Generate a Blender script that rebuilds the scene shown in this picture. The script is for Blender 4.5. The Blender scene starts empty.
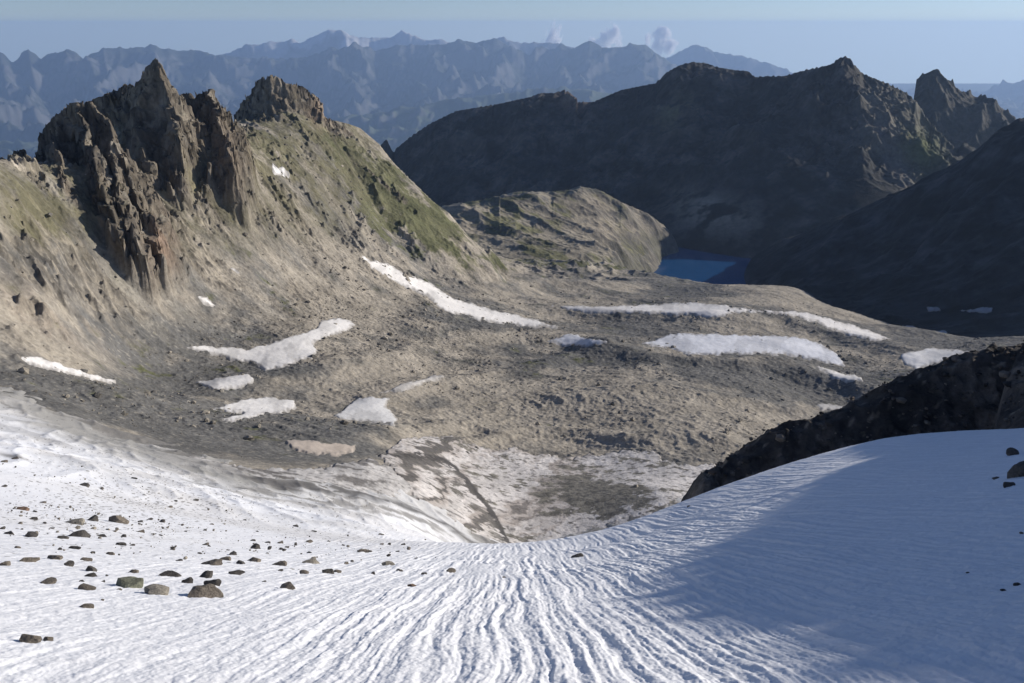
import bpy, math
import numpy as np
from mathutils import Vector

# ------------------------------------------------------------------ camera, sky, sun, exposure
F, PITCH = 887.0, math.radians(19.6)
CP, SP = math.cos(PITCH), math.sin(PITCH)
SUN_AZ, SUN_EL = math.radians(67), math.radians(18)          # azimuth from +Y (view) towards +X (right)
SUN = np.array([math.cos(SUN_EL)*math.sin(SUN_AZ), math.cos(SUN_EL)*math.cos(SUN_AZ), math.sin(SUN_EL)])
scene = bpy.context.scene
col = scene.collection

cam_d = bpy.data.cameras.new('camera')
cam_d.sensor_width = 36.0
cam_d.lens = F/1024*36
cam_d.clip_start = 0.1
cam_d.clip_end = 200000
cam = bpy.data.objects.new('camera', cam_d)
cam.rotation_euler = (math.pi/2-PITCH, 0, 0)
col.objects.link(cam)
scene.camera = cam

world = bpy.data.worlds.new('World')
scene.world = world
world.use_nodes = True
nt = world.node_tree
nt.nodes.clear()
sky = nt.nodes.new('ShaderNodeTexSky')
sky.sky_type = 'NISHITA'
sky.sun_disc = False
sky.sun_elevation = SUN_EL
sky.sun_rotation = SUN_AZ
sky.altitude = 2700
sky.air_density = 1.0
sky.dust_density = 0.3
sky.ozone_density = 2.5
tc = nt.nodes.new('ShaderNodeTexCoord')
sx = nt.nodes.new('ShaderNodeSeparateXYZ')
mx = nt.nodes.new('ShaderNodeMath'); mx.operation = 'MAXIMUM'; mx.inputs[1].default_value = 0.0
ma = nt.nodes.new('ShaderNodeMath'); ma.operation = 'MULTIPLY_ADD'; ma.inputs[1].default_value = 0.95; ma.inputs[2].default_value = 0.025
cx = nt.nodes.new('ShaderNodeCombineXYZ')
bg = nt.nodes.new('ShaderNodeBackground'); bg.inputs['Strength'].default_value = 0.078
wo = nt.nodes.new('ShaderNodeOutputWorld')
L = nt.links.new
L(tc.outputs['Generated'], sx.inputs[0]); L(sx.outputs['X'], cx.inputs['X']); L(sx.outputs['Y'], cx.inputs['Y'])
L(sx.outputs['Z'], mx.inputs[0]); L(mx.outputs[0], ma.inputs[0]); L(ma.outputs[0], cx.inputs['Z']); L(cx.outputs[0], sky.inputs[0])
tint = nt.nodes.new('ShaderNodeVectorMath'); tint.operation = 'MULTIPLY'; tint.inputs[1].default_value = (1.0, .94, 1.04)
L(sky.outputs[0], tint.inputs[0]); L(tint.outputs[0], bg.inputs['Color']); L(bg.outputs[0], wo.inputs['Surface'])

sun_d = bpy.data.lights.new('sun', 'SUN')
sun_d.energy = 4.3
sun_d.angle = math.radians(0.5)
sun_d.color = (1.0, 0.93, 0.84)
sun_o = bpy.data.objects.new('sun', sun_d)
sun_o.rotation_euler = Vector(SUN).to_track_quat('Z', 'Y').to_euler()
col.objects.link(sun_o)

scene.view_settings.view_transform = 'Standard'
scene.view_settings.look = 'None'
scene.view_settings.exposure = 0.25
scene.view_settings.gamma = 1.0
scene.view_settings.use_curve_mapping = False
scene.render.engine = 'CYCLES'
scene.cycles.max_bounces = 8
scene.cycles.diffuse_bounces = 3
scene.cycles.volume_bounces = 6

# ------------------------------------------------------------------ helpers
rng = np.random.default_rng(7)

def pdir(px, py):
    px = np.asarray(px, float); py = np.asarray(py, float)
    X = (px-512)/F; Y = (341.5-py)/F
    return X, CP+Y*SP, -SP+Y*CP

def P(px, py, r):
    """the point at horizontal distance r seen in direction (px, py)"""
    x, y, z = pdir(px, py)
    h = np.hypot(x, y)
    return np.array([x/h*r, y/h*r, z/h*r])

def proj(x, y, z):
    zc = np.maximum(y*CP-z*SP, 1e-3)
    return 512+F*x/zc, 341.5-F*(y*SP+z*CP)/zc

_perm = rng.permutation(512).astype(np.int32)
_perm = np.concatenate([_perm, _perm, _perm])
_ga = rng.uniform(0, 2*np.pi, 512)
_g2 = np.stack([np.cos(_ga), np.sin(_ga)], 1).astype(np.float32)

def noise(x, y, seed=0):
    x = np.asarray(x, np.float64)+seed*17.31; y = np.asarray(y, np.float64)-seed*9.73
    xi = np.floor(x); yi = np.floor(y)
    fx = (x-xi).astype(np.float32); fy = (y-yi).astype(np.float32)
    xi = xi.astype(np.int64) & 511; yi = yi.astype(np.int64) & 511
    u = fx*fx*fx*(fx*(fx*6-15)+10); v = fy*fy*fy*(fy*(fy*6-15)+10)
    def g(ix, iy, dx, dy):
        gg = _g2[_perm[_perm[ix & 511]+(iy & 511)]]
        return gg[..., 0]*dx+gg[..., 1]*dy
    a = g(xi, yi, fx, fy); b = g(xi+1, yi, fx-1, fy)
    c = g(xi, yi+1, fx, fy-1); d = g(xi+1, yi+1, fx-1, fy-1)
    return ((a+u*(b-a))+v*((c+u*(d-c))-(a+u*(b-a))))*1.5

def fbm(x, y, wl, n, gain=0.5, seed=0):
    s = 0; a = 1.0
    for i in range(n):
        s = s+a*noise(x/wl, y/wl, seed+i); a *= gain; wl *= 0.5
    return s

def ridged(x, y, wl, n, gain=0.5, seed=0):
    s = 0; a = 1.0; w = 1.0
    for i in range(n):
        q = 1-np.abs(noise(x/wl, y/wl, seed+i))*1.6
        q = np.clip(q, 0, 1)**2
        s = s+a*q*w; w = np.clip(q*1.4, 0, 1); a *= gain; wl *= 0.5
    return s

def sstep(a, b, x):
    t = np.clip((x-a)/(b-a), 0, 1)
    return t*t*(3-2*t)

def mix(c, t, m):
    m = np.clip(m, 0, 1)[..., None]
    return c*(1-m)+np.asarray(t)*m

def blob(px, py, cx, cy, rx, ry, ang=0):
    a = math.radians(ang); dx = px-cx; dy = py-cy
    u = (dx*math.cos(a)+dy*math.sin(a))/rx; v = (-dx*math.sin(a)+dy*math.cos(a))/ry
    return np.exp(-(u*u+v*v))

class TPS:
    def __init__(self, pts, lam=1e-5):
        pts = np.array(pts, float)
        self.c = pts[:, :2]; n = len(pts)
        K = self.k(self.c, self.c)+lam*np.eye(n)
        Q = np.c_[np.ones(n), self.c]
        A = np.zeros((n+3, n+3)); A[:n, :n] = K; A[:n, n:] = Q; A[n:, :n] = Q.T
        self.w = np.linalg.solve(A, np.r_[pts[:, 2], 0, 0, 0])
    @staticmethod
    def k(a, b):
        d2 = ((a[:, None, :]-b[None, :, :])**2).sum(-1)
        return 0.5*d2*np.log(d2+1e-12)
    def __call__(self, q):
        n = len(self.c); out = np.empty(len(q))
        for i in range(0, len(q), 20000):
            s = q[i:i+20000]
            out[i:i+20000] = self.k(s, self.c)@self.w[:n]+self.w[n]+s@self.w[n+1:]
        return out

def px_az(px):
    return math.atan2((px-512)/F, CP)       # azimuth of a column near the picture's middle row

def control(table, hidden=()):
    """[(px, [(py, r), ...])] and [(px, r, tan)] -> (azimuth, ln r, z/r) control points"""
    out = []
    for px, lst in table:
        for py, r in lst:
            p = P(px, py, r)
            out.append((math.atan2(p[0], p[1]), math.log(r), p[2]/r))
    for px, r, t in hidden:
        out.append((px_az(px), math.log(r), t))
    return out

class Ground:
    """tan(depression) tabulated on a coarse azimuth / ln r grid, read bilinearly"""
    def __init__(self, pts, a0, a1, r0, r1, na=170, nr=260, lam=1e-5):
        self.a = np.linspace(a0, a1, na); self.l = np.linspace(math.log(r0), math.log(r1), nr)
        A, Lr = np.meshgrid(self.a, self.l, indexing='ij')
        self.g = TPS(pts, lam)(np.c_[A.ravel(), Lr.ravel()]).reshape(na, nr)
    def __call__(self, az, r):
        l = np.log(r)
        u = np.clip((az-self.a[0])/(self.a[1]-self.a[0]), 0, len(self.a)-1.001)
        v = np.clip((l-self.l[0])/(self.l[1]-self.l[0]), 0, len(self.l)-1.001)
        i = u.astype(int); j = v.astype(int); fu = u-i; fv = v-j; g = self.g
        t = (g[i, j]*(1-fu)+g[i+1, j]*fu)*(1-fv)+(g[i, j+1]*(1-fu)+g[i+1, j+1]*fu)*fv
        return t*r

def polar(a0, a1, na, rr):
    az = np.linspace(a0, a1, na)
    A, R = np.meshgrid(az, rr, indexing='ij')
    return A, R, R*np.sin(A), R*np.cos(A)

def logr(r0, r1, n):
    return np.exp(np.linspace(math.log(r0), math.log(r1), n))

def seg_dist(x, y, pts):
    """distance to a 3-D polyline in plan and the polyline's z there; pts (n,3)"""
    best = np.full(x.shape, 1e9); zb = np.zeros(x.shape)
    pts = np.asarray(pts)
    for a, b in zip(pts[:-1], pts[1:]):
        dx, dy = b[0]-a[0], b[1]-a[1]
        t = np.clip(((x-a[0])*dx+(y-a[1])*dy)/(dx*dx+dy*dy+1e-9), 0, 1)
        d = np.hypot(x-a[0]-t*dx, y-a[1]-t*dy)
        m = d < best
        best = np.where(m, d, best); zb = np.where(m, a[2]+t*(b[2]-a[2]), zb)
    return best, zb

def poly_sd(px, py, poly):
    """signed distance in the polygon's own units, positive inside"""
    poly = np.asarray(poly, float)
    d2 = np.full(px.shape, 1e12); ins = np.zeros(px.shape, bool)
    for a, b in zip(poly, np.roll(poly, -1, 0)):
        ex, ey = b-a
        t = np.clip(((px-a[0])*ex+(py-a[1])*ey)/(ex*ex+ey*ey+1e-9), 0, 1)
        d2 = np.minimum(d2, (px-a[0]-t*ex)**2+(py-a[1]-t*ey)**2)
        c = (a[1] > py) != (b[1] > py)
        ins ^= c & (px < ex*(py-a[1])/(ey if abs(ey) > 1e-9 else 1e-9)+a[0])
    d = np.sqrt(d2)
    return np.where(ins, d, -d)

def fit_crest(A, R, Z, sil, ra, rb, smooth=3, wide=120, passes=3):
    """settle a ridge so that its top has the height it should have along each azimuth"""
    pts = np.array([P(a, b, 1) for a, b in sil])
    az = A[:, 0]; caz = np.arctan2(pts[:, 0], pts[:, 1])
    for _ in range(passes):
        T = np.where(R > ra, Z/R, -9)
        j = T.argmax(1); cur = T.max(1); rt = R[np.arange(len(az)), j]
        d = np.interp(az, caz, pts[:, 2])-cur
        d[(az < caz[0]) | (az > caz[-1])] = 0
        if smooth > 1:
            k = np.hanning(2*smooth+1); k /= k.sum()
            d = np.convolve(np.pad(d, smooth, mode='edge'), k, 'valid')
        q = (R-rt[:, None])/wide
        Z = Z+d[:, None]*R*np.where(q < 0, np.exp(-q*q), np.exp(-(q/3)**2))*sstep(ra, rb, R)
    return Z

def tag(o, label=None, cat=None, kind=None, group=None):
    if label: o['label'] = label
    if cat: o['category'] = cat
    if kind: o['kind'] = kind
    if group: o['group'] = group
    return o

def mesh_obj(name, verts, faces, mat, colors=None, smooth=True, attrs=None):
    verts = np.ascontiguousarray(verts, np.float32).reshape(-1, 3)
    faces = np.ascontiguousarray(faces, np.int32)
    k = faces.shape[1]
    me = bpy.data.meshes.new(name)
    me.vertices.add(len(verts)); me.vertices.foreach_set('co', verts.ravel())
    me.loops.add(faces.size); me.loops.foreach_set('vertex_index', faces.ravel())
    me.polygons.add(len(faces))
    me.polygons.foreach_set('loop_start', np.arange(0, faces.size, k, dtype=np.int32))
    try:
        me.polygons.foreach_set('loop_total', np.full(len(faces), k, np.int32))
    except Exception:
        pass
    me.polygons.foreach_set('use_smooth', np.full(len(faces), smooth, bool))
    if colors is not None:
        at = me.color_attributes.new('Col', 'FLOAT_COLOR', 'POINT')
        c = np.ones((len(verts), 4), np.float32); c[:, :3] = colors.reshape(-1, 3)
        at.data.foreach_set('color', c.ravel())
    me.update(calc_edges=True)
    me.materials.append(mat)
    o = bpy.data.objects.new(name, me)
    col.objects.link(o)
    return o

def grid_faces(na, nr, keep=None):
    i, j = np.meshgrid(np.arange(na-1), np.arange(nr-1), indexing='ij')
    a = i*nr+j
    f = np.stack([a, a+nr, a+nr+1, a+1], -1).reshape(-1, 4)   # az increases to the right, r away: normals up
    if keep is not None:
        f = f[keep[f].all(1)]
    return f

def grid_obj(name, X, Y, Z, mat, colors=None, keep=None, smooth=True):
    na, nr = X.shape
    v = np.stack([X, Y, Z], -1).reshape(-1, 3)
    f = grid_faces(na, nr, None if keep is None else keep.ravel())
    c = None if colors is None else colors.reshape(-1, 3)
    if keep is not None:
        used = np.zeros(len(v), bool); used[f.ravel()] = True
        idx = np.cumsum(used)-1
        v = v[used]; f = idx[f]; c = None if c is None else c[used]
    return mesh_obj(name, v, f, mat, c, smooth)

# ------------------------------------------------------------------ materials
def material(name, rough=0.95, col_scale=1.0, var=0.35, bump=0.4, bump_dist=0.3, scales=(0.3, 2.0), spec=0.2, base=None, detail=6):
    m = bpy.data.materials.new(name); m.use_nodes = True
    n = m.node_tree.nodes; l = m.node_tree.links.new
    b = n['Principled BSDF']
    b.inputs['Roughness'].default_value = rough
    b.inputs['Specular IOR Level'].default_value = spec
    t = n.new('ShaderNodeTexCoord')
    facs = []
    for i, s in enumerate(scales):
        q = n.new('ShaderNodeTexNoise'); q.inputs['Scale'].default_value = s
        q.inputs['Detail'].default_value = detail; q.inputs['Roughness'].default_value = 0.62
        l(t.outputs['Object'], q.inputs['Vector']); facs.append(q.outputs['Fac'])
    if base is None:
        at = n.new('ShaderNodeAttribute'); at.attribute_name = 'Col'; c = at.outputs['Color']
    else:
        rg = n.new('ShaderNodeRGB'); rg.outputs[0].default_value = (*base, 1); c = rg.outputs[0]
    av = n.new('ShaderNodeMath'); av.operation = 'ADD'
    l(facs[0], av.inputs[0]); l(facs[-1], av.inputs[1])
    mr = n.new('ShaderNodeMapRange')
    mr.inputs['From Min'].default_value = 0.7; mr.inputs['From Max'].default_value = 1.3
    mr.inputs['To Min'].default_value = 1-var; mr.inputs['To Max'].default_value = 1+var
    l(av.outputs[0], mr.inputs['Value'])
    vm = n.new('ShaderNodeVectorMath'); vm.operation = 'SCALE'
    l(c, vm.inputs[0]); l(mr.outputs[0], vm.inputs['Scale'])
    l(vm.outputs[0], b.inputs['Base Color'])
    if bump:
        bp = n.new('ShaderNodeBump'); bp.inputs['Strength'].default_value = bump; bp.inputs['Distance'].default_value = bump_dist
        l(facs[-1], bp.inputs['Height']); l(bp.outputs[0], b.inputs['Normal'])
    return m

M_snow = material('firn snow', rough=0.75, var=0.06, bump=0.5, bump_dist=0.02, scales=(1.5, 22.0), spec=0.3)
M_patch = material('old snow', rough=0.8, var=0.10, bump=0.25, bump_dist=0.12, scales=(0.12, 0.9), spec=0.2)
M_ice = material('dirty ice', rough=0.85, var=0.30, bump=0.7, bump_dist=0.5, scales=(0.12, 0.7), spec=0.2)
M_scree = material('scree', var=0.38, bump=0.8, bump_dist=0.6, scales=(0.05, 0.55))
M_crag = material('weathered crag', var=0.4, bump=0.9, bump_dist=0.9, scales=(0.06, 0.45))
M_moraine = material('dark moraine', var=0.55, bump=0.9, bump_dist=0.25, scales=(0.35, 1.6))
M_slope = material('dark alpine slope', var=0.45, bump=0.8, bump_dist=3.0, scales=(0.012, 0.09))
M_far = material('far limestone', var=0.25, bump=0.5, bump_dist=30.0, scales=(0.0006, 0.004))
M_plain = material('valley plain', var=0.3, bump=0, scales=(0.0008, 0.004), base=(0.06, 0.075, 0.045))
M_stone = material('stone', var=0.4, bump=0.7, bump_dist=0.03, scales=(3.0, 14.0))

# ------------------------------------------------------------------ the near ground: snow slope, bowl, moraine floor, left flank
near = [
 (-150, [(683, 8.8), (640, 11.5), (590, 17), (540, 31), (490, 60), (440, 125), (405, 210), (370, 290)]),
 (0,    [(683, 8.6), (640, 11.3), (600, 15.5), (560, 24), (520, 42), (480, 76), (450, 118), (418, 200)]),
 (150,  [(683, 8.4), (640, 11.3), (600, 16), (565, 25), (540, 42), (510, 80), (480, 130), (455, 190)]),
 (300,  [(683, 8.2), (640, 11.3), (600, 16.5), (570, 27), (552, 45), (535, 80), (515, 130), (500, 165)]),
 (400,  [(683, 8.1), (640, 11.2), (600, 16.8), (570, 28), (555, 43), (545, 65), (538, 95), (530, 140), (515, 185)]),
 (500,  [(683, 8), (640, 11.1), (600, 17), (570, 28.5), (555, 42), (546, 62)]),
 (600,  [(683, 8), (640, 11.1), (600, 17), (568, 28), (549, 42), (535, 60)]),
 (700,  [(683, 8), (630, 11.5), (580, 17.5), (545, 27), (520, 40), (498, 60)]),
 (800,  [(683, 7.8), (620, 11.5), (560, 18), (520, 27), (488, 39), (463, 57)]),
 (900,  [(683, 7.6), (610, 11.5), (540, 19), (495, 29), (463, 41), (439, 56)]),
 (1024, [(683, 7.5), (600, 11.5), (520, 19), (470, 30), (445, 42), (432, 52)]),
 (1174, [(683, 7.4), (590, 11.5), (500, 19), (450, 30), (425, 40), (415, 50)]),
]
valley = [
 (-150, [(330, 330), (290, 350), (240, 380), (190, 410), (165, 430)]),
 (0,    [(400, 240), (370, 300), (335, 335), (300, 360), (260, 380), (220, 402), (172, 432)]),
 (100,  [(440, 215), (415, 270), (380, 335), (350, 380), (310, 415), (270, 445), (230, 470), (180, 500)]),
 (200,  [(440, 255), (405, 330), (370, 400), (345, 440), (320, 470), (290, 495), (250, 525), (200, 565), (160, 600), (128, 640)]),
 (300,  [(460, 235), (425, 300), (390, 370), (360, 430), (335, 480), (300, 540), (260, 590), (220, 640), (180, 700), (140, 780), (114, 840)]),
 (400,  [(480, 235), (450, 285), (420, 340), (390, 400), (360, 470), (330, 540), (300, 610), (280, 660), (250, 740), (220, 830), (195, 900), (174, 955)]),
 (500,  [(535, 235), (500, 265), (470, 300), (440, 340), (410, 390), (380, 450), (350, 530), (330, 600), (310, 680), (290, 780), (272, 880), (262, 960), (257, 1040)]),
 (600,  [(520, 255), (480, 295), (450, 335), (420, 385), (390, 440), (360, 520), (345, 580), (330, 660), (312, 760), (300, 830), (285, 930), (272, 1030), (264, 1120)]),
 (664,  [(495, 270), (470, 305), (440, 350), (400, 430), (370, 500), (345, 600), (325, 690), (305, 800), (292, 940), (279, 1100)]),
 (740,  [(455, 335), (420, 400), (385, 480), (360, 560), (340, 640), (320, 740), (302, 860), (288, 1060)]),
 (800,  [(419, 450), (390, 510), (365, 580), (345, 660), (325, 770), (305, 920), (294, 1050)]),
 (875,  [(395, 520), (375, 580), (355, 660), (340, 740), (328, 850), (321, 950)]),
 (950,  [(370, 560), (357, 660), (346, 740), (339, 820), (335, 880)]),
 (1024, [(365, 600), (347, 720), (339, 830)]),
 (1174, [(360, 640), (342, 820)]),
]
hid = []
for px, te in ((500, .639), (560, .633), (600, .624), (700, .575), (800, .527), (900, .492), (1024, .473), (1174, .445)):
    right = min(max((px-600)/300, 0), 1)
    hid += [(px, 84, -(te+.03)), (px, 120, -(te+.065)), (px, 170, -(te+.06-.02*right))]
hid += [(700, 235, -.60), (800, 270, -.56), (900, 270, -.53), (1024, 280, -.50), (1174, 280, -.47),
        (900, 400, -.46), (1024, 420, -.43), (1174, 420, -.41)]
# behind the crests and beyond the lip
hid += [(-150, 560, -.19), (-150, 800, -.33), (0, 560, -.2), (0, 800, -.35), (100, 640, -.12), (100, 800, -.28),
        (200, 760, -.12), (200, 950, -.30), (300, 960, -.13), (300, 1150, -.26), (400, 1070, -.21), (400, 1250, -.30),
        (500, 1200, -.275), (600, 1280, -.29), (664, 1200, -.30), (664, 1400, -.315), (740, 1180, -.315), (740, 1350, -.33),
        (800, 1160, -.33), (800, 1350, -.345), (875, 1060, -.345), (875, 1300, -.36), (950, 1000, -.35), (950, 1300, -.37),
        (1024, 1000, -.35), (1174, 1000, -.35), (1024, 1300, -.37), (1174, 1300, -.37)]
hid += [(px, 2.5, -(0.6+2/2.5)) for px in (-150, 300, 600, 1174)] + [(px, 4.5, -(0.62+2/4.5)) for px in (-150, 150, 500, 800, 1174)]
G = Ground(control(near+valley, hid), px_az(-420), px_az(1450), 1.8, 1500, na=220, nr=360)

def tri(px, py, rx, ry, cx, cy):
    return np.clip(1-np.hypot((px-cx)/rx, (py-cy)/ry), 0, 1)

def ground_shape(A, R):
    """height without stones: control surface plus moraine swells"""
    z = G(A, R)
    x = R*np.sin(A); y = R*np.cos(A)
    w = sstep(190, 330, R)
    z = z+w*(fbm(x, y, 130, 3, .5, 3)*3.0)
    # the low humps and hollows in front of the lake
    z = z+w*swells(x, y)
    w2 = .6*sstep(520, 640, R)*sstep(1000, 860, R)*sstep(-.12, .05, A)
    z = z+w2*7.0*noise(x/150+.3*noise(x/90, y/90, 31), y/62, 41)
    return z

_rr = logr(70, 1100, 1200)
def hit(px, py):
    az = math.atan2((px-512)/F, CP+(341.5-py)/F*SP)
    z = G(np.full(_rr.shape, az), _rr)
    _, cy = proj(_rr*math.sin(az), _rr*math.cos(az), z)
    ok = np.where((cy <= py) & (_rr > 205))[0]
    r = _rr[ok[0]] if len(ok) else 1100
    return np.array([r*math.sin(az), r*math.cos(az), 0.0])
SWELLS = [([(545, 306), (620, 318), (700, 322), (780, 325), (850, 340), (900, 352)], 7.5, 24), ([(600, 352), (660, 362), (740, 366), (800, 372), (860, 392)], 6.0, 17),
          ([(380, 398), (440, 384), (520, 368), (600, 352)], 3.0, 12), ([(300, 450), (380, 438), (450, 426), (560, 430), (640, 440), (720, 440)], 3.0, 9),
          ([(330, 470), (420, 452), (500, 438)], 2.2, 7), ([(120, 400), (220, 392), (330, 372), (420, 350)], 3.5, 14), ([(420, 330), (500, 336), (560, 342), (640, 352)], 4.0, 15),
          ([(20, 392), (90, 420), (180, 440), (270, 452)], 2.0, 7), ([(640, 285), (700, 290), (770, 294), (830, 305), (880, 320)], 4, 30), ([(560, 400), (640, 396), (720, 400), (790, 415)], 3.0, 11),
          ([(470, 290), (540, 284), (620, 287)], 5.0, 22)]
SW3 = [(np.array([hit(*q) for q in pts]), h, w) for pts, h, w in SWELLS]
def swells(X, Y):
    z = 0*X
    wx = X+6*fbm(X, Y, 45, 3, .5, 35); wy = Y+6*fbm(X, Y, 45, 3, .5, 38)
    for p, h, w in SW3:
        d, _ = seg_dist(wx, wy, p)
        z = z+h*np.exp(-(d/w)**2)
    return z

# ---------------------------------------------------------------- valley floor
A, R, X, Y = polar(px_az(-230), px_az(1230), 1250, np.r_[logr(62, 225, 160)[:-1], logr(225, 1500, 1050)])
Zs = ground_shape(A, R)
PXs, PYs = proj(X, Y, Zs)
def outcrop(X, Y):
    return sstep(.02, .42, fbm(X, Y, 36, 4, .58, 22))
def ground_detail(X, Y, R, PX, PY):
    rub = sstep(200, 300, R)
    flank = np.clip(blob(PX, PY, 90, 210, 190, 90)+blob(PX, PY, 340, 190, 150, 70, 30), 0, 1)
    z = rub*(0.55*(ridged(X, Y, 14, 4, .55, 5)-.7)+0.30*fbm(X, Y, 2.6, 3, .6, 9))+flank*1.6*(ridged(X, Y, 34, 5, .55, 21)-.7)
    z = z+np.clip(flank+blob(PX, PY, 45, 310, 90, 45, 10), 0, 1)*rub*outcrop(X, Y)*3.2*(ridged(X, Y, 13, 4, .6, 23)-.45)
    z = z+rub*blob(PX, PY, 45, 310, 75, 38, 10)*3.0*(ridged(X, Y, 22, 4, .6, 25)-.5)
    return z+sstep(880, 950, R)*blob(PX, PY, 590, 268, 110, 13)*5*(ridged(X, Y, 45, 4, .55, 27)-.5)
Z = Zs+ground_detail(X, Y, R, PXs, PYs)

def ground_colour(X, Y, PX, PY, slope):
    n1 = fbm(X, Y, 110, 4, .55, 51); n2 = fbm(X, Y, 24, 4, .6, 52); n3 = fbm(X, Y, 5, 3, .6, 53)
    c = np.empty(X.shape+(3,)); c[:] = (.340, .303, .245)
    dark = 0.42+.75*n1+.5*n2
    for b in ((38, 262, 45, 22, 12, .8), (150, 335, 60, 16, 8, .7), (120, 418, 150, 30, 14, .75), (330, 445, 120, 16, 5, .8), (420, 408, 70, 16, -12, .8),
              (740, 374, 130, 18, 4, 1.4), (860, 340, 90, 16, 12, .5), (300, 195, 60, 10, 38, .9), (470, 325, 50, 7, 8, .9), (560, 480, 60, 30, 0, .1),  # strongest: shadow band of the right-hand hollows painted into dark scree
              (690, 290, 50, 8, 5, .6), (640, 330, 40, 8, 5, .8), (250, 372, 110, 9, -5, .5), (960, 340, 80, 14, 0, .8)):
        dark = dark+b[5]*blob(PX, PY, *b[:5])
    for b in ((560, 410, 150, 40, -6, .6), (330, 310, 110, 40, 15, .35), (90, 360, 90, 12, 10, .3), (700, 420, 110, 30, 10, .5), (800, 300, 90, 8, 12, .3), (230, 270, 70, 50, 10, .3)):
        dark = dark-b[5]*blob(PX, PY, *b[:5])
    c = mix(c, (.140, .136, .126), sstep(.15, .95, dark))
    # pale and rusty boulder fields
    c = mix(c, (.37, .315, .25), .75*blob(PX, PY, 45, 318, 75, 34, 12)*sstep(-.1, .5, n2))
    c = mix(c, (.36, .33, .265), .7*blob(PX, PY, 130, 290, 60, 30, 30)*sstep(0, .6, n2+.3))
    oc = outcrop(X, Y)*sstep(345, 300, PY)*sstep(340, 290, PX)
    c = mix(c, (.185, .160, .125), .75*oc*np.clip(.7+n2, 0, 1))
    c = mix(c, (.085, .076, .064), .7*oc*sstep(.1, .5, n3))
    c = mix(c, (.34, .30, .235), .6*oc*sstep(.1, .5, -n3))
    # single stones, light and dark
    sp = noise(X/1.7, Y/1.7, 61)
    c = mix(c, (.44, .40, .33), .4*sstep(.42, .7, sp+.25*n3))
    c = mix(c, (.085, .08, .072), .4*sstep(.40, .68, -sp+.3*n3))
    # grass
    gr = 0*X
    for b in ((345, 150, 50, 20, 45, 1.15), (385, 195, 66, 28, 42, 1.25), (425, 222, 60, 26, 35, 1.3), (265, 150, 60, 30, 25, .75), (40, 200, 55, 40, 20, .55), (205, 165, 45, 40, 45, .6),
              (300, 120, 50, 18, 25, .7), (520, 258, 70, 10, 3, .7), (610, 262, 60, 9, 3, .55), (470, 262, 50, 12, 15, .6)):
        gr = np.maximum(gr, b[5]*blob(PX, PY, *b[:5]))
    gm = sstep(.42, .80, gr+.42*n2+.30*n1+.28*n3)*sstep(2.4, 1.4, slope)
    c = mix(c, (.105, .110, .042), gm*.85)
    up = sstep(285, 215, PY+.12*np.abs(PX-150))*sstep(420, 330, PX)
    c = mix(c, (.150, .137, .088), .85*np.clip(up*(.75+.6*n2+.4*n3), 0, 1))
    olive = sstep(.25, .9, gr+.5*n2)
    c = mix(c, (.185, .168, .092), olive*.5*(1-gm))
    return c

gx = np.gradient(Z, axis=1)/np.maximum(np.gradient(R, axis=1), 1e-3)
C = ground_colour(X, Y, PXs, PYs, np.abs(gx))
mask_c = sstep(-40, 20, PXs)*0
Zv = Z.copy()
# dip under the crags' own mesh
dip = sstep(435, 455, R)*sstep(1090, 1075, R)*sstep(px_az(484), px_az(464), A)
Zv = Zv-4.0*dip
B = dict(A=A, R=R, X=X, Y=Y, Z=Z, Zs=Zs, PX=PXs, PY=PYs)
tag(grid_obj('valley_floor', X, Y, Zv, M_scree, C), 'stony grey brown moraine floor of the cirque between the snowfield and the lake', 'valley', 'structure')

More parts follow.
